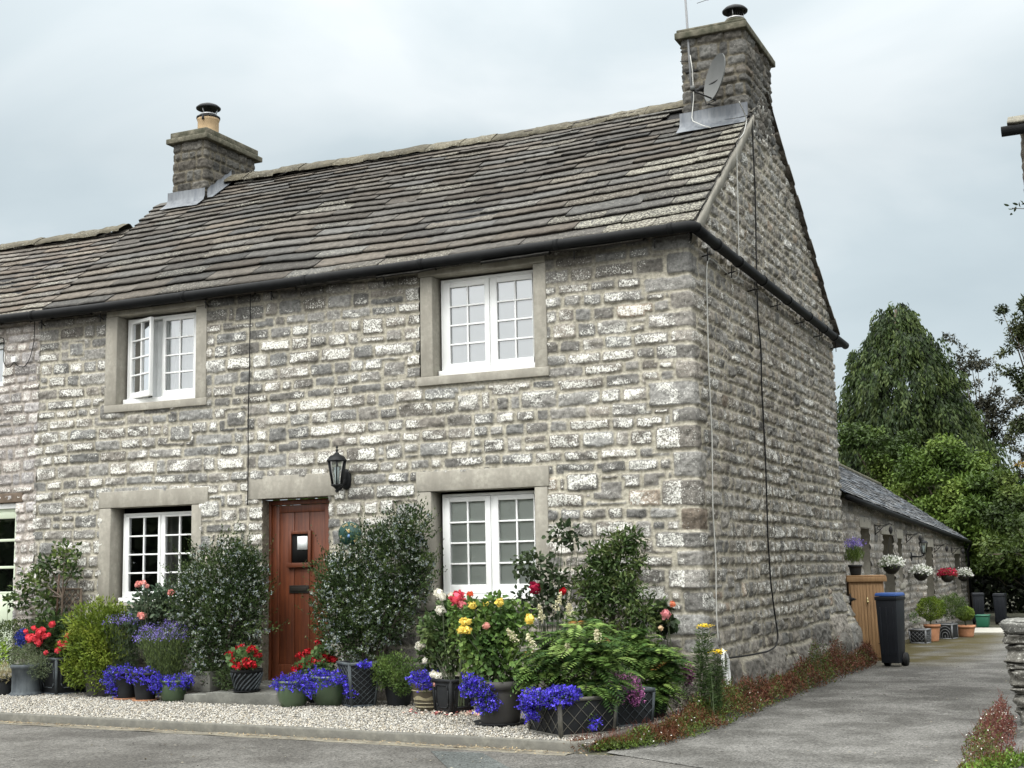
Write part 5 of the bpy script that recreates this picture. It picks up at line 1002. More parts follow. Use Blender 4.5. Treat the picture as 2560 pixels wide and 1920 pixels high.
rose('pink_climbing_rose', (X(1440, -.3), -.3, 0), [E_(1440, 1345, -.35, 20, 18, 12), E_(1425, 1320, -.3, 22, 12, 10)], 110, [(Pt(1439, 1327, -.5), .05, (.72, .30, .32)), (Pt(1453, 1305, -.45), .03, (.72, .25, .14)), (Pt(1427, 1357, -.5), .028, (.75, .6, .4))], 'pink rose with rounded dark leaves against the corner stones', DR, leaf=(.09, .075))
# ragwort and purple clump
def ragwort(name, px, y, tops, label):
    b = (X(px, y, 1560), y, 0); t = thing(name, b, label, 'wild flower'); P = []; D = []
    m = MB()
    for (a_, c_, fl) in tops:
        T_ = Pt(a_, c_, y); bb = np.array(b)+np.r_[rng.normal(0, .03, 2), 0]; m.tube([bb, (bb+T_)/2+np.r_[rng.normal(0, .015, 2), 0], T_], [.007, .006, .003], 6, (.07, .10, .04), cap=False)
        for q in rng.random(330)**.8: p = bb+(T_-bb)*q; d = rv(1)[0]; d[2] = .25; P.append(p+d*.02); D.append(d)
        if fl:
            o = MB(); n = 130; pp = T_+rng.normal(0, 1, (n, 3))*np.array((.033, .03, .008)); o.leaves(pp, rv(n)*np.array((1, 1, .2)), np.tile((0, -.3, 1.), (n, 1)), .018, .014, np.array((.85, .62, .02))*rng.uniform(.8, 1.1, (n, 1))); o.build('flower_head', MT['petal'], t)
    m.build('stems', MT['stem'], t); m = MB(); P = np.array(P); n = len(P); k = (1.5-P[:, 2])/1.3; m.leaves(P, D, rv(n)+np.array((0, 0, 1)), .035+.05*np.clip(k, 0, 1)*rng.random(n), .008, np.array([(.035, .065, .02), (.06, .10, .03), (.09, .14, .05)])[rng.integers(0, 3, n)]); m.build('foliage', MT['leaf'], t); return fix(t)
ragwort('ragwort', 1525, -.75, [(1519, 1352, True), (1510, 1362, False), (1532, 1372, False), (1515, 1400, False), (1500, 1400, False)], 'tall yellow headed ragwort at the corner of the cottage')
ragwort('ragwort', 1550, -.6, [(1551, 1408, True), (1562, 1425, False), (1545, 1440, False), (1535, 1450, False)], 'shorter ragwort with a small yellow head beside the cable coil')
t = thing('purple_flower_clump', (X(1483, -.5), -.5, 0), 'clump of mauve pink flowers left of the ragwort', 'flowers'); P, d_, r__ = shrub_pts([E_(1486, 1455, -.55, 15, 26, 12)], 240, .3); flowers_small(P, .022, [(.36, .12, .28), (.45, .2, .36), (.2, .06, .16)], 2).build('flowers', MT['petal'], t); foliage([E_(1486, 1470, -.5, 24, 32, 18), E_(1478, 1520, -.5, 24, 32, 18)], 700, .03, .008, [(.025, .035, .015), (.06, .06, .03)]).build('foliage', MT['leaf'], t); fix(t)

# --- creeping weeds
def weeds(name, pts, n, cols, label, hmax, size=.022, white=40):
    """ground cover: tufts scattered in a band given by (x, y, half width, height)"""
    pts = np.array(pts, float); u = rng.random(n)*(len(pts)-1); i = np.floor(u).astype(int); f = (u-i)[:, None]; q = pts[i]*(1-f)+pts[i+1]*f
    e_ = rng.normal(0, .5, n); e_ = np.clip(e_, -1, 1); lump = .35+1.1*vn(q[:, 0]*5+q[:, 1]*5, e_*1.5, 7)
    nx = 1.0; P = np.stack([q[:, 0]+e_*q[:, 2]*.9, q[:, 1]+rng.normal(0, .06, n), np.zeros(n)], 1); P[:, 2] = -.05+q[:, 3]*lump*rng.random(n)**.7*(1-np.abs(e_)*.65)
    cols = np.array(cols); cc = vn(P[:, 1]*2.6+3, P[:, 0]*4, 12)*.75+rng.random(n)*.35; ci = np.clip((cc*len(cols)).astype(int), 0, len(cols)-1)
    m = MB(); m.leaves(P, rv(n)+np.array((0, 0, .5)), rv(n)+np.array((0, 0, .6)), size*rng.uniform(.6, 1.6, n), size*.45, cols[ci]*rng.uniform(.7, 1.3, (n, 1)))
    if white: k = rng.choice(n, white); m.leaves(P[k]+np.array((0, 0, .02)), rv(white), np.tile((0, -.4, 1.), (white, 1)), .013, .013, (.7, .68, .62))
    m2 = P[rng.choice(n, n//12)]; k = len(m2); m.leaves(m2, rv(k)*.6+np.array((0, 0, 1.)), rv(k), .10, .003, np.array((.12, .035, .02)))
    return tag(m.build(name, MT['leaf']), label, 'weeds', kind='stuff')
WC = [(.04, .065, .014), (.08, .12, .025), (.12, .075, .035), (.15, .055, .035), (.09, .04, .024), (.06, .055, .022), (.07, .10, .022)]
weeds('creeping_weeds', [(-.28, -2.55, .12, .07), (.02, -2.3, .16, .09), (.18, -1.7, .20, .13), (.22, -1.0, .24, .22), (.18, -.4, .28, .30), (.22, .3, .26, .26)], 15000, [(.05, .085, .015), (.085, .13, .02), (.06, .08, .02), (.12, .06, .025), (.09, .04, .02), (.05, .04, .018)], 'green and reddish creeping weeds round the kerb corner', .2, .024, 70)
weeds('herb_robert_growth', [(.25, .3, .18, .30), (.28, 1.2, .17, .26), (.30, 2.2, .17, .24), (.34, 3.2, .2, .40), (.36, 4.2, .2, .46), (.38, 5.2, .2, .26), (.38, 6.2, .17, .26), (.30, 6.8, .13, .24)], 20000, WC, 'red brown and green weeds growing along the foot of the gable', .3, .026, 60)
weeds('herb_robert_growth', [(2.68, -2.7, .14, .12), (2.66, -2.2, .17, .24), (2.65, -1.6, .16, .30), (2.65, -1.0, .12, .30), (2.66, -.45, .09, .30)], 4600, [(.06, .09, .02), (.09, .12, .03), (.12, .06, .04), (.13, .045, .04), (.08, .04, .03)], 'reddish weeds with tiny pale flowers before the dry stone pier', .3, .022, 90)
weeds('verge_weeds', [(2.6, -2.9, .1, .06), (2.75, -2.6, .12, .08), (2.95, -2.3, .14, .08)], 1500, [(.08, .14, .02), (.12, .2, .03), (.10, .06, .03)], 'bright green weeds at the right edge of the driveway mouth', .1, .03, 12)
# fallen petals, dry debris
n = 260; P = np.stack([rng.normal(-2.0, .24, n), rng.normal(-1.02, .10, n), rng.uniform(.012, .03, n)], 1); P[:, 0] = np.clip(P[:, 0], -2.6, -1.45); m = MB(); m.leaves(P, rv(n)*np.array((1, 1, .2)), rv(n)*.4+np.array((0, 0, 1.)), .034, .028, np.array([(.72, .5, .42), (.75, .62, .5), (.6, .2, .2), (.7, .66, .58)])[rng.integers(0, 4, n)], 1)
tag(m.build('fallen_petals', MT['petal']), 'pink and cream rose petals scattered on the gravel by the big grey pot', 'petals', kind='stuff')
n = 900; x = rng.choice([-6.3, -5.6, -4.6, -3.3, -2.4, -1.4, -.7], n)+rng.normal(0, .32, n); P = np.stack([x, ky(x)-.07-np.abs(rng.normal(0, .035, n)), rng.uniform(-.05, -.038, n)], 1); m = MB(); m.leaves(P, np.stack([rng.normal(0, 1, n), rng.normal(0, .3, n), rng.normal(0, .1, n)], 1), rv(n)*.3+np.array((0, 0, 1.)), .035, .008, np.array([(.30, .22, .11), (.16, .11, .06), (.10, .075, .045), (.35, .28, .17)])[rng.integers(0, 4, n)])
tag(m.build('dry_debris', MT['debris']), 'dry straw coloured plant litter lying along the foot of the kerb', 'litter', kind='stuff')

# ------------------------------------------------------------------ back of the drive: store, bins, outbuilding
t = thing('timber_store', (.25, 7.25, -.07), 'brown boarded timber store cupboard with black strap hinges by the gable', 'cupboard'); y0 = 7.12
g = MB(); g.box(.02, y0+.02, -.07, .50, y0+.5, 1.03); body = g.build('body', MT['cabinet_wood'], t, bevel=.004)
g = MB(); g.box(-.01, y0-.02, 1.031, .545, y0+.56, 1.10); g.box(.0, y0-.005, 1.101, .535, y0+.54, 1.12); g.build('lid', MT['cabinet_wood'], t, bevel=.004)
for a_, b_ in ((.045, .253), (.258, .475)):
    g = MB(); k_ = 5
    for j in range(k_): x0 = a_+(b_-a_)*j/k_; g.box(x0+.001, y0-.002, -.03, x0+(b_-a_)/k_-.0015, y0+.018, .99)
    g.build('door_leaf', MT['cabinet_wood'], t, bevel=.002)
for zz in (.79, .17):
    for a_, b_ in ((.03, .12), (.49, .38)): g = MB(); g.add([(a_, y0-.006, zz-.035), (a_, y0-.006, zz+.035), (b_, y0-.006, zz), (a_, y0-.003, zz-.035), (a_, y0-.003, zz+.035), (b_, y0-.003, zz)], [(0, 2, 1), (3, 4, 5), (0, 3, 5, 2), (1, 2, 5, 4), (0, 1, 4, 3)]); g.box(a_-.01, y0-.008, zz-.08, a_+.01, y0-.004, zz+.08); g.build('strap_hinge', MT['iron'], t)
g = MB(); g.box(.258, y0-.012, .75, .275, y0-.003, .81); g.lathe([(.0, 0), (.016, 0), (.016, .03), (0, .03)], (.267, y0-.02, .735), 10); g.build('padlock', MT['brass'], t); fix(t); t.rotation_euler = (0, 0, R(14))
def bin_(name, x, y, w_, h_, label, lid, rz_=0, group=None, wheels=True):
    z0 = float(gz(y)); t = thing(name, (x, y, z0), label, 'wheelie bin', group); g = MB(); g.frustum((x, y, z0+.05), w_*.82, w_*.98, h_*.88, b0=w_*.85, b1=w_*1.15, rz=rz_); g.frustum((x, y, z0+.05+h_*.84), w_*1.04, w_*1.06, h_*.05, b0=w_*1.2, b1=w_*1.22, rz=rz_)
    ca, sa = math.cos(rz_), math.sin(rz_)
    for u in (-.3, 0, .3):
        g.bar((x+u*w_*ca+w_*.46*sa, y+u*w_*sa-w_*.46*ca, z0+.15), (x+u*w_*ca+w_*.56*sa, y+u*w_*sa-w_*.56*ca, z0+h_*.8), .015, .02)
    g.build('body', MT['bin_black'], t, bevel=.012)
    g = MB(); g.frustum((x, y, z0+.055+h_*.89), w_*1.07, w_*.98, h_*.045, b0=w_*1.2, b1=w_*1.1, rz=rz_); g.bar((x-w_*.4, y+w_*.55, z0+h_*.93), (x+w_*.4, y+w_*.55, z0+h_*.93), .03, .03); g.build('lid', MT[lid], t, bevel=.01)
    if wheels:
        for s_ in (-1, 1): g = MB(); c = np.array((x+s_*w_*.42*ca-.36*w_*sa, y+s_*w_*.42*sa+.36*w_*ca, z0+.09)); ax_ = np.array((ca, sa, 0)); g.tube([c-ax_*.03, c+ax_*.03], .09, 16); g.build('wheel', MT['rubber_black'], t)
    return fix(t)
bin_('wheelie_bin', .775, 6.05, .285, .97, 'black wheelie bin with a blue lid right of the timber store', 'bin_blue', R(-12))
bin_('wheelie_bin', .50, 20.6, .26, .72, 'dark wheelie bin in deep shade, left of two under the trees', 'bin_black', R(10), 'dark bins under the trees')
bin_('wheelie_bin', .98, 20.6, .26, .70, 'dark wheelie bin in deep shade, right of two under the trees', 'bin_black', R(-5), 'dark bins under the trees')
t = thing('recycling_box', (.70, 19.3, float(gz(19))), 'green recycling box on the ground before the shaded bins', 'box'); g = MB(); g.frustum((.70, 19.3, float(gz(19))), .24, .28, .26, b0=.35, b1=.4, open_top=True); g.build('tub', MT['bin_green'], t, bevel=.01); g = MB(); g.frustum((.70, 19.3, float(gz(19))+.235), .30, .30, .02, b0=.42, b1=.42); g.build('rim', MT['bin_green'], t); fix(t)
# lavender pot on the store
x_, y_ = .10, 7.42; t = thing('potted_lavender', (x_, y_, 1.12), 'lavender in flower in a dark pot standing on the timber store', 'lavender'); pot_round((x_, y_, 1.12), .07, .09, .15, 'dark_pot', t)
P, d_, r__ = shrub_pts([(x_-.01, y_, 1.40, .15, .14, .12)], 900, .5); m = MB(); m.leaves(P, nrm(rv(900)*.5+np.array((0, 0, 1.))), rv(900), .07, .008, np.array([(.09, .14, .03), (.14, .2, .05)])[rng.integers(0, 2, 900)]); m.build('foliage', MT['leaf'], t)
P, d_, r__ = shrub_pts([(x_+.0, y_, 1.58, .17, .15, .09)], 420, .6); flowers_small(P, .022, [(.17, .12, .42), (.25, .2, .5)], 1).build('flowers', MT['petal'], t); fix(t)

ob = thing('stone_outbuilding', (-.1, 8, -.1), 'long low stone outbuilding with a smooth slate roof behind the cottage', 'outbuilding')
oe = lambda y: np.interp(y, [7.3, 24.3], [2.28, 1.74])
oh = [(9.1, 9.86, 1.10, 1.845), (11.13, 12.26, -.4, 1.765), (12.8, 13.3, .90, 1.71), (16.4, 17.6, -.4, 1.575), (21.7, 22.85, .45, 1.43)]
def lich_o(S, Z, k): return np.clip(.25+.5*k[..., 4], 0, .8)
sheet([(-.6, 7.3), (-.1, 7.3), (-.1, 24.2), (-4.5, 24.2)], 6.8, (-.35, 2.4), .028, hole=oh, seed=71, dark=(.20, .185, .165), mortar=(.22, .20, .165), lich=lich_o, hr=(.10, .17), wr=(.2, .42), z0=0, z1=2.5, zfun=lambda S, X, Y: oe(Y)-.01, joint=.01).build('wall', MT['stone'], ob)
g = MB()
for (a_, b_, c_, d_) in oh: x_ = -.103; g.box(-.42, a_-.005, max(c_, -.3), -.40, b_+.005, d_+.02)
g.build('reveal_back', MT['dark_room'], ob)
for (a_, b_, c_, d_), nm in zip(oh, ('window', 'door', 'window', 'door', 'window')):
    g = MB(); e_ = .03
    zl = max(c_, -.3); g.add([(-.40, a_, zl), (-.092, a_, zl), (-.092, a_, d_), (-.40, a_, d_), (-.40, b_, zl), (-.092, b_, zl), (-.092, b_, d_), (-.40, b_, d_)], [(0, 1, 2, 3), (5, 4, 7, 6), (3, 2, 6, 7)]); o = g.build(nm, MT['dressed'], ob)
    g = MB(); g.box(-.40, a_-.12, d_+.001, -.068, b_+.12, min(d_+.17, float(oe(b_))-.03)); g.build('lintel', MT['dressed'], o, bevel=.006)
    if nm == 'window': g = MB(); g.box(-.38, a_-.05, c_-.10, -.058, b_+.05, c_-.001); g.build('sill', MT['dressed'], o, bevel=.006)
    else: g = MB(); g.box(-.385, a_+.005, -.3, -.34, a_+.42, d_-.01); g.build('door_leaf', MT['door_wood'], o, bevel=.004); g = MB(); g.box(-.339, a_+.008, -.3, -.26, a_+.07, d_-.01); g.build('door_frame', MT['door_wood'], o, bevel=.004)
# roof with thin slates
ro = MB(); OSL = math.tan(R(35)); 
def Pob(x, t):   # x -> along y, t up slope
    y = -x; xx = .04-t*math.cos(R(35)); z = oe(y)+.03+t*math.sin(R(35)); return np.stack([xx, y, z], -1), np.array((math.sin(R(35)), 0, math.cos(R(35))))
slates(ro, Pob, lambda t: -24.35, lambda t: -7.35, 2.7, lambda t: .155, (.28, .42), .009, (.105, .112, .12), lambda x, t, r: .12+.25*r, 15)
ro.grid(np.array([[(.03-t*.82, y, oe(y)+.015+t*.573) for t in (0, 2.7)] for y in np.linspace(7.35, 24.3, 10)]), None, (.03, .03, .03, 0), flip=True)
ro.grid(np.array([[(-2.17-t*.82, y, oe(y)+.015+2.7*.573-t*.573) for t in (0, 2.7)] for y in np.linspace(7.35, 24.3, 10)]), None, (.1, .1, .11, 0), flip=True)
rob = ro.build('roof', MT['slate'], ob)
g = MB(); g.tube([(-2.17, y, oe(y)+.03+2.7*.573) for y in np.linspace(7.35, 24.3, 24)], .07, 8); g.build('ridge_tiles', MT['cement'], rob)
g = MB(); g.tube([(.06, y, oe(y)-.03) for y in np.linspace(7.35, 24.45, 12)], .045, 8); g.tube([(.06, 24.35, 1.7), (-.02, 24.3, 1.5), (-.02, 24.3, -.2)], .035, 8); g.build('gutter', MT['black_plastic'], ob, smooth=True); fix(ob)
# hanging baskets
WF = [(.78, .78, .74), (.85, .84, .80), (.62, .64, .55)]; RF = [(.42, .012, .05), (.55, .03, .09), (.28, .01, .03)]
bk = None
def scrollbr(y, zt, label):
    t = thing('basket_bracket', (-.1, y, zt-.1), label, 'bracket', 'wrought iron brackets on the outbuilding'); x0 = -.075; g = MB(); g.box(x0-.01, y-.012, zt-.16, x0+.005, y+.012, zt+.02); g.tube([(x0, y, zt), (x0+.12, y, zt-.01), (x0+.24, y, zt+.03), (x0+.28, y, zt+.0)], .008, 6); g.tube([(x0, y, zt-.14), (x0+.06, y, zt-.10), (x0+.12, y, zt-.03), (x0+.2, y, zt-.0)], .007, 6); g.tube([(x0+.06+.025*math.cos(a_), y, zt-.045+.025*math.sin(a_)) for a_ in np.linspace(0, 6, 14)], .005, 5)
    g.build('scroll', MT['iron'], t)
    g = MB(); g.lathe([(0, -.16), (.02, -.13), (.035, -.09), (.03, -.05), (.01, -.02), (0, -.02)], (x0+.25, y, zt), 10); g.build('ball_finial', MT['iron'], t, smooth=True); return fix(t)
def basket(x, y, z, r, cols, label):
    t = thing('hanging_basket', (x, y, z-.2), label, 'hanging basket', 'hanging baskets along the outbuilding'); g = MB(); g.lathe([(0, -.16), (r*.30, -.15), (r*.62, -.09), (r*.74, 0), (r*.70, .0)], (x, y, z), 18); g.build('basket', MT['fittings'], t)
    P, d_, r__ = shrub_pts([(x, y, z+.04, r, r, .11), (x-r*.5, y, z+.0, r*.5, r*.5, .09), (x+r*.6, y, z+.0, r*.5, r*.5, .08)], 520, .2); k = d_[:, 2] > -.5; P = P[k]; flowers_small(P, .036, cols, 2).build('flowers', MT['petal'], t)
    foliage([(x, y, z+.02, r*.95, r*.95, .10)], 500, .04, .018, [(.04, .07, .02), (.09, .14, .03)]).build('foliage', MT['leaf'], t)
    g = MB()
    for a_ in (0, 2.1, 4.2): g.tube([(x+r*.7*math.cos(a_), y+r*.7*math.sin(a_), z), (x, y, z+.45)], .003, 4)
    g.build('chains', MT['iron'], t); return fix(t)
for (y, zt, bz, cols, lb, ln_) in ((10.4, 1.90, 1.25, WF, 'hanging basket of white flowers nearest the timber store', 'iron scroll bracket nearest the cottage, over the first white basket'), (13.9, 1.80, 1.08, WF, 'hanging basket of white flowers beside the dark coach lantern', 'iron scroll bracket left of the outbuilding lantern'), (18.0, 1.62, .97, RF, 'hanging basket of crimson flowers, the only red one', 'iron scroll bracket above the crimson basket'), (21.2, 1.57, .93, WF, 'hanging basket of white flowers at the far end past the crimson one', 'iron scroll bracket farthest along the outbuilding')):
    scrollbr(y, zt, ln_); basket(.15, y, bz, .20, cols, lb)
t = thing('wall_lantern', (-.1, 14.4, 1.5), 'black coach lantern fixed on the outbuilding wall between two baskets', 'lantern'); lantern((.16, 14.4, 1.55), .85, t, (-.08, 14.4, 1.38)); fix(t)
# pots along the outbuilding
zg = lambda y: float(gz(y)+.005)
y_ = 11.95; t = thing('small_lattice_planter', (.33, y_, zg(y_)), 'small grey lattice planter nearest along the outbuilding wall', 'planter'); planter_square((.33, y_, zg(y_)), .27, .29, .24, R(-10), t, m='dark_pot', lm='galvanised'); foliage([(.25, y_+.05, .32, .09, .09, .12)], 160, .05, .014, [(.04, .08, .02), (.09, .14, .03)]).build('foliage', MT['leaf'], t); fix(t)
def boxbush(px, py0, y, r, h, zc, label, gr, potm='terracotta', cols=[(.03, .055, .01), (.07, .11, .015), (.16, .21, .03)], pot=(.10, .135, .30), tall=1):
    x = px; t = thing('potted_bush', (x, y, zg(y)), label, 'potted bush'); pot_round((x, y, zg(y)), pot[0], pot[1], pot[2], potm, t, rim=.012, rimh=.05); foliage([(x, y, zc, r, r, h)], 3600, .035, .018, cols, shell=.15, lumps=.06).build('foliage', MT['leaf'], t); stems((x, y, zg(y)+.2), [(x, y, zc)], .01).build('stems', MT['stem'], t); return fix(t)
p = at(2060+745/2.765*0+0, 0, 1) if False else None
def XF(u, y, v=1300): k = 2212/2560; return at((2060+u/2.765)*k, (1100+v/2.765)*k, y)
boxbush(XF(748, 12.6)[0], 0, 12.6, .245, .20, XF(748, 12.6, 1165)[2], 'round clipped golden green bush in a tall terracotta pot', 1)
y_ = 13.6; c_ = XF(845, y_, 1350); t = thing('arched_grille_planter', (c_[0], y_, zg(y_)), 'grey box planter with an arched grille front under the conifer bush', 'planter'); planter_square((c_[0], y_, zg(y_)), .32, .33, .27, R(-12), t, lattice=False, b0=.3, b1=.3, lm='galvanised'); g = MB()
for rr_ in (.05, .09, .13): g.tube([(c_[0]+rr_*math.cos(a_), y_-.17, zg(y_)+.06+rr_*1.3*math.sin(a_)) for a_ in np.linspace(0, 3.14, 12)], .006, 5)
for u in (-.13, -.09, -.05, 0, .05, .09, .13): g.bar((c_[0]+u, y_-.17, zg(y_)+.02), (c_[0]+u, y_-.17, zg(y_)+.07), .008, .008)
g.build('arched_grille', MT['galvanised'], t)
foliage([(XF(890, y_)[0], y_, XF(890, y_, 1150)[2], .27, .22, .22)], 3600, .04, .012, [(.025, .045, .012), (.05, .08, .02), (.09, .12, .035)]).build('foliage', MT['leaf'], t); fix(t)
boxbush(XF(980, 14.3)[0], 0, 14.3, .16, .12, XF(1010, 14.3, 1200)[2], 'low pale green leafy plant in a wide terracotta pot', 1, pot=(.13, .165, .22), cols=[(.06, .09, .02), (.12, .17, .03), (.22, .28, .06)])

# ------------------------------------------------------------------ right side: dry stone pier and house end
p = thing('dry_stone_pier', (2.9, -.2, -.06), 'end pier of a dry stone wall with flat coping at the right edge', 'wall')
rows = [(.12-.18, .23, 2.70), (.235, .10, 2.685), (.33, .11, 2.69), (.44, .06, 2.69), (.5, .135, 2.68), (.64, .10, 2.675)]
zz = -.08
for i_, (h_, xl_, w2_) in enumerate(((.17, 2.73, .6), (.12, 2.71, .45), (.055, 2.70, .6), (.145, 2.685, .55), (.055, 2.685, .4), (.15, 2.672, .65), (.095, 2.668, .35))):
    g = MB()
    for j, xs_ in enumerate((xl_, xl_+w2_)):
        P_, c4 = boulder((xs_+(w2_ if j == 0 else .9)/2, -.0, zz+h_/2), ((w2_ if j == 0 else .9)/2, .30, h_/2*1.06), i_*2+j+11, (.125, .12, .105), .36); c4[..., 3] = .42; g.grid(P_, None, c4)
    g.build('stone_course', MT['stone'], p, smooth=True); zz += h_
g = MB(); P_, c4 = boulder((3.05, 0, zz+.05), (.38, .34, .06), 5, (.16, .16, .145), .36); c4[..., 3] = .4; g.grid(P_, None, c4); P_, c4 = boulder((3.8, 0, zz+.05), (.38, .34, .07), 8, (.17, .17, .155)); g.grid(P_, None, c4); g.build('coping_stone', MT['stone'], p, smooth=True); fix(p)
hr_ = thing('house_across_drive', (3.3, 1, 0), 'corner of a stone house with slate verge and black gutter at the right edge', 'house')
sheet([(3.06, 5), (3.06, .8), (6.5, .8)], -4.2, (.9, 5.42), .02, rad=.04, seed=81, dark=(.11, .10, .085), mortar=(.12, .105, .08), lich=lich_dark, hr=(.10, .18), wr=(.2, .4), z0=0, z1=5.5, joint=.011).build('wall', MT['stone'], hr_)
g = MB(); p0 = at(2163, 285, .66); g.tube([(p0[0], .66, p0[2]), (6.5, .66, p0[2]+.02)], .05, 12); g.build('gutter', MT['black_plastic'], hr_, smooth=True)
def Pr(x, t): y = .68+t*.8; return np.stack([x, y, p0[2]+.05+t*.6+0*x], -1), np.array((0, -.6, .8))
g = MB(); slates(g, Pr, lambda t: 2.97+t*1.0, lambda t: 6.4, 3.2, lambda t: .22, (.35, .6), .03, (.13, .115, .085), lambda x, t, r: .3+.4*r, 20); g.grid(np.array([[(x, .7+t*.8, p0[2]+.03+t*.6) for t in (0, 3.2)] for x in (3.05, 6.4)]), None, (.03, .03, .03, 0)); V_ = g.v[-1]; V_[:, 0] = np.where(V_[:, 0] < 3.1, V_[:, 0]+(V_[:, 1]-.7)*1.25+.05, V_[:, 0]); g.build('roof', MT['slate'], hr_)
fix(hr_)
t = thing('twig_with_leaves', tuple(at(2225, 450, 1.3)), 'few climbing plant leaves against the sky at the right edge', 'climbing plant'); m = MB(); q = at(2200, 448, 1.3); m.leaves([q+np.array((.02*i_, 0, (-1)**i_*.03+rng.normal(0, .02))) for i_ in range(-4, 9)], rv(13)+np.array((-.6, 0, 0)), rv(13), .06, .025, (.03, .05, .02), 1); m.build('foliage', MT['leaf'], t); g = MB(); g.tube([q+np.array((-.06, 0, 0)), q+np.array((.1, 0, -.03)), q+np.array((.4, 0, -.06))], .004, 5, (.05, .04, .03)); g.build('stem', MT['stem'], t)
for c in t.children: c.location = -t.location

# ------------------------------------------------------------------ trees behind
def broadleaf(name, base, blobs, n, leaf, cols, label, group=None, nclump=60, shell=.2, cs=(.16, .34), zmin=-9, twigs=34):
    """blobs: big ellipsoids; leaves gather in clumps set over them"""
    t = thing(name, base, label, 'tree', group); B = np.array(blobs, float); E = []
    for b in B:
        k = max(6, int(nclump*(b[3]*b[5])/(B[:, 3]*B[:, 5]).sum())); d = rv(k*2); d = d[(d[:, 1] < .35)][:k]
        for q in d:
            s_ = rng.uniform(*cs)*min(b[3], b[5]); c = b[:3]+q*b[3:]*rng.uniform(.72, 1.0); E.append((*c, s_*1.2, s_, s_*.8))
    E = np.array(E); P, d, r = shrub_pts(E, n, .45, .15); D = nrm(d*.5+rv(n)*.8+np.array((0, 0, -.15))); cols = np.array(cols, float)
    cl = np.clip(vn(P[:, 0]*1.3, P[:, 2]*1.3, 5)*.8+rng.random(n)*.35, 0, .999)*(len(cols)-1); a = cl.astype(int); f = (cl-a)[:, None]; c = (cols[a]*(1-f)+cols[np.minimum(a+1, len(cols)-1)]*f)*rng.uniform(.7, 1.3, (n, 1))
    kz = P[:, 2] > zmin+.35*vn(P[:, 0]*2, P[:, 1], 3); P, D, d, c = P[kz], D[kz], d[kz], c[kz]*np.array((1.05, .90, 1.05)); n = len(P); m = MB(); m.leaves(P, D, nrm(d*.4+rv(n)*.5+np.array((0, -.1, .8))), leaf*rng.uniform(.6, 1.3, n), leaf*.5, c, 0); o = m.build('crown', MT['leaf'], t)
    g = MB(); bs = np.array(base, float); top = B[:, :3].mean(0); g.tube([bs, (bs+top)/2+np.array((.1, 0, 0)), top], [.22, .15, .08], 8)
    for e_ in E[::max(1, len(E)//twigs)]: g.tube([bs+(top-bs)*rng.uniform(.35, .9), (top+e_[:3])/2+np.array((0, 0, -.2)), e_[:3]], [.04, .022, .008], 5)
    g.build('trunk', MT['bark'], t); return fix(t)
def T(px, py, y, rx, rz_, ry=None): p = at(px, py, y); s_ = (y-CAM[1])*2212/2560/ (FPX*(2212/2560)**2)*1.0; s_ = (y+12.2)/ (FPX*2212/2560)/.91; return (p[0], p[1], p[2], rx*s_, (ry or rx)*s_, rz_*s_)
GR = [(.012, .026, .006), (.028, .058, .010), (.055, .105, .016), (.10, .165, .028)]
# conifer: tiers of hanging sprays
y_ = 38; tp = at(1934, 652, y_); t = thing('weeping_conifer', (tp[0], y_, -.3), 'tall broad conifer with hanging sprays behind the outbuilding', 'tree'); H = tp[2]+.3; n = 5200; q = rng.random(n)**.62; zc = H-.3-q*(H-1.2); half = 3.05*(1-np.exp(-2.3*(H-zc)/H*1.25))+.12*np.sin(zc*5); ang = rng.uniform(0, 6.28, n); rad = half*(1-.42*rng.random(n)**2)*(1+.85*(vn(ang*3.2, zc*1.5, 4)-.5)+.12*np.sin(ang*5+zc*3))
gap = rng.random(n) < .55+.9*(vn(ang*3.1, zc*1.6, 8)-.3); rad = rad*(.72+.28*gap); C_ = np.stack([tp[0]+rad*np.cos(ang), y_+rad*np.sin(ang)*.9, zc], 1); k = C_[:, 1] < y_+1.0; C_ = C_[k]; ang = ang[k]; n = len(C_); K = 24; P = np.repeat(C_, K, 0); tt = np.tile(np.linspace(0, 1, K), n); o_ = np.repeat(np.stack([np.cos(ang), np.sin(ang), np.zeros(n)], 1), K, 0); ln_ = np.repeat(rng.uniform(.35, .8, n), K)
P = P+o_*(ln_*tt*.45)[:, None]+rng.normal(0, .06, P.shape); P[:, 2] -= ln_*tt*tt*1.05; D = nrm(rng.normal(0, .35, P.shape)+o_*.35+np.array((0, 0, -1.))); CC = np.array([(.008, .015, .006), (.020, .036, .010), (.038, .062, .015), (.06, .085, .022)]); ci = np.repeat(rng.integers(0, 3, n), K)+(tt > .3); m = MB(); m.leaves(P, D, rv(len(P))+np.array((0, -1, .5)), rng.uniform(.12, .26, len(P)), .065, CC[ci]*rng.uniform(.75, 1.25, (len(P), 1))); m.build('crown', MT['leaf'], t)
g = MB(); g.tube([(tp[0], y_, -.3), (tp[0], y_, H-.6)], [.35, .06], 8); g.build('trunk', MT['bark'], t); fix(t)
broadleaf('garden_tree', (at(1880, 1300, 29)[0], 29, -.3), [T(1850, 1010, 29, 70, 75), T(1905, 960, 29, 60, 70), T(1950, 1010, 29, 60, 60), T(1850, 1100, 29, 90, 90), T(1960, 1100, 29, 90, 80)], 30000, .13, GR, 'mid green tree directly above the near end of the outbuilding roof', None, 95)
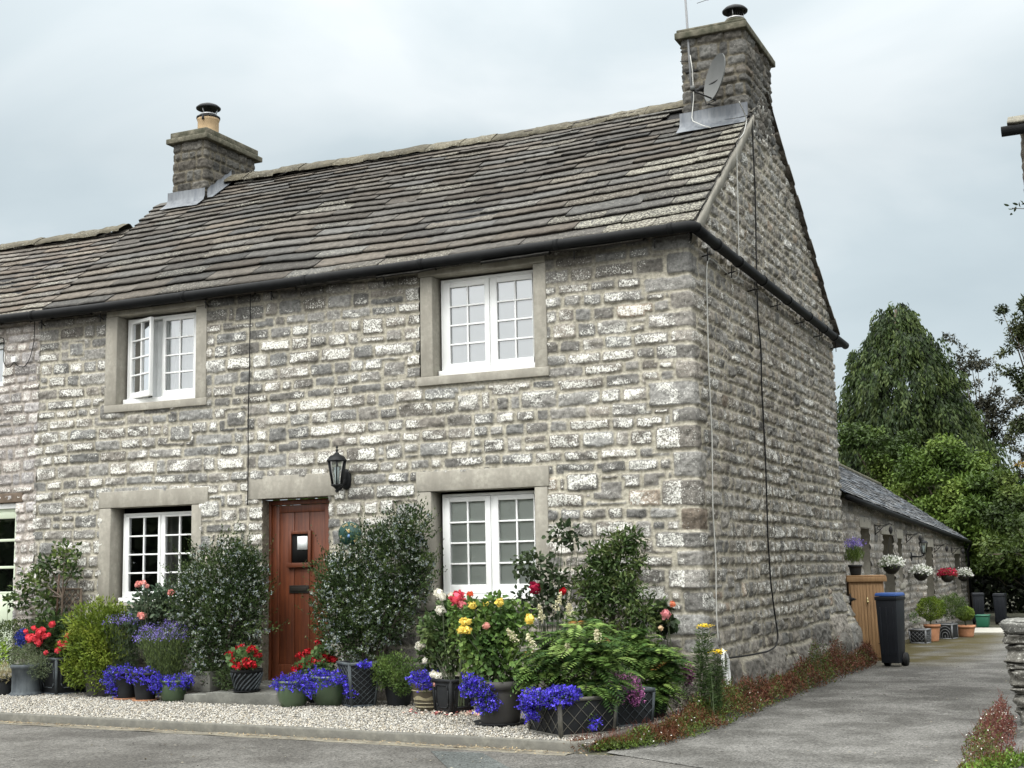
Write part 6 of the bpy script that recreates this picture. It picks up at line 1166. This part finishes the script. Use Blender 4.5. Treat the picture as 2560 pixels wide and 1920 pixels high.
broadleaf('garden_tree', (at(2080, 1300, 26)[0], 26, -.3), [T(2040, 1060, 27, 90, 90), T(1990, 1010, 27, 50, 55), T(2100, 1130, 26, 95, 90), T(2160, 1200, 25.5, 85, 75), T(2040, 1160, 26.5, 90, 80), T(2110, 1220, 25.5, 80, 60), T(1960, 1100, 27.5, 60, 60)], 52000, .13, [(.014, .03, .006), (.035, .075, .010), (.07, .135, .018), (.13, .21, .035)], 'bright green leafy tree filling the view past the outbuilding', None, 190, zmin=.75)
broadleaf('garden_tree', (at(2240, 1300, 24)[0], 24, -.3), [T(2215, 1150, 24, 70, 100), T(2230, 1060, 25, 60, 70), T(2190, 1230, 23.5, 60, 50), T(2300, 1200, 23.5, 120, 120), T(2215, 1150, 20.5, 60, 75), T(2150, 1190, 21.5, 34, 45)], 34000, .13, [(.010, .022, .005), (.022, .045, .008), (.045, .085, .014), (.09, .14, .025)], 'darker green tree at the right edge above the drive', None, 90, zmin=.8)
broadleaf('sparse_dark_tree', (at(2120, 1300, 46)[0], 46, -.3), [T(2060, 790, 46, 44, 60), T(2110, 850, 46, 50, 70), T(2090, 930, 46, 60, 70), T(2150, 900, 46, 50, 50), T(2160, 990, 46, 60, 50), T(2210, 920, 46, 50, 60), T(2050, 1000, 46, 80, 70)], 17000, .15, [(.018, .022, .014), (.03, .038, .02), (.05, .055, .03)], 'sparse dark leaved tree with sky showing through behind the conifer', None, 240, cs=(.12, .24))
broadleaf('tall_right_tree', (at(2290, 1300, 33)[0], 33, -.3), [T(2200, 700, 33, 40, 50), T(2215, 780, 33, 52, 60), T(2225, 860, 33, 46, 60), T(2290, 760, 33, 80, 130), T(2230, 960, 33, 46, 60)], 17000, .14, [(.016, .028, .010), (.035, .055, .016), (.07, .09, .028)], 'tall tree leaning in from the right edge against the sky', None, 170, cs=(.12, .26))
t = thing('orange_leaved_branch', tuple(at(2205, 1005, 22)), 'small branch of orange turning leaves at the right edge', 'branch'); foliage([T(2206, 1004, 22, 11, 4)], 34, .09, .05, [(.22, .08, .02), (.25, .15, .03), (.10, .12, .03)]).build('foliage', MT['leaf'], t); g = MB(); g.tube([at(2190, 1000, 22), at(2225, 1010, 22), at(2290, 1040, 23)], .012, 5); g.build('twig', MT['bark'], t)
for c in t.children: c.location = -t.location
# dense undergrowth closing the view; shade under the canopies put into its near-black colour
P = []; m = MB(); n = 34000; x = rng.uniform(-9, 9, n); yy = 29+rng.random(n)*3+2.5*vn(x*.6, x*0, 2); z_ = -.4+rng.random(n)**.8*(2.6+1.2*vn(x*.5, x*0, 4)); m.leaves(np.stack([x, yy, z_], 1), rv(n), rv(n), .2, .12, np.array([(.003, .005, .002), (.006, .009, .003), (.009, .014, .004)])[rng.integers(0, 3, n)]); tag(m.build('undergrowth', MT['leaf']), 'undergrowth closing the end of the drive, tree shade put into its dark leaf colour', 'undergrowth', kind='stuff')
P = []; m = MB(); n = 60000; x = rng.uniform(-60, 70, n); yy = 62+rng.random(n)*10; z_ = -1.2+rng.random(n)**.7*(4.5+3*vn(x*.12, x*0, 2)+1.5*vn(x*.5, x*0, 4)); m.leaves(np.stack([x, yy, z_], 1), rv(n), rv(n), .6, .4, np.array(GR)[rng.integers(0, 3, n)]); tag(m.build('far_woodland', MT['leaf']), 'distant band of woodland behind the garden trees', 'woodland', kind='stuff')

m = MB(); n = 9000; x = rng.uniform(-50, 50, n); z_ = rng.random(n)*(5.2+1.5*vn(x*.2, x*0, 9)); m.leaves(np.stack([x, -30-rng.random(n)*2, z_], 1), rv(n), rv(n)*.4+np.array((0, 1, .2)), 1.0, .8, np.array([(.02, .035, .012), (.035, .055, .02), (.05, .06, .03)])[rng.integers(0, 3, n)]); tag(m.build('added_hedge', MT['leaf']), 'added hedge out of view across the road, darkening the lower window reflections', 'hedge', kind='stuff')  # unseen hedge added to darken what the lower panes reflect
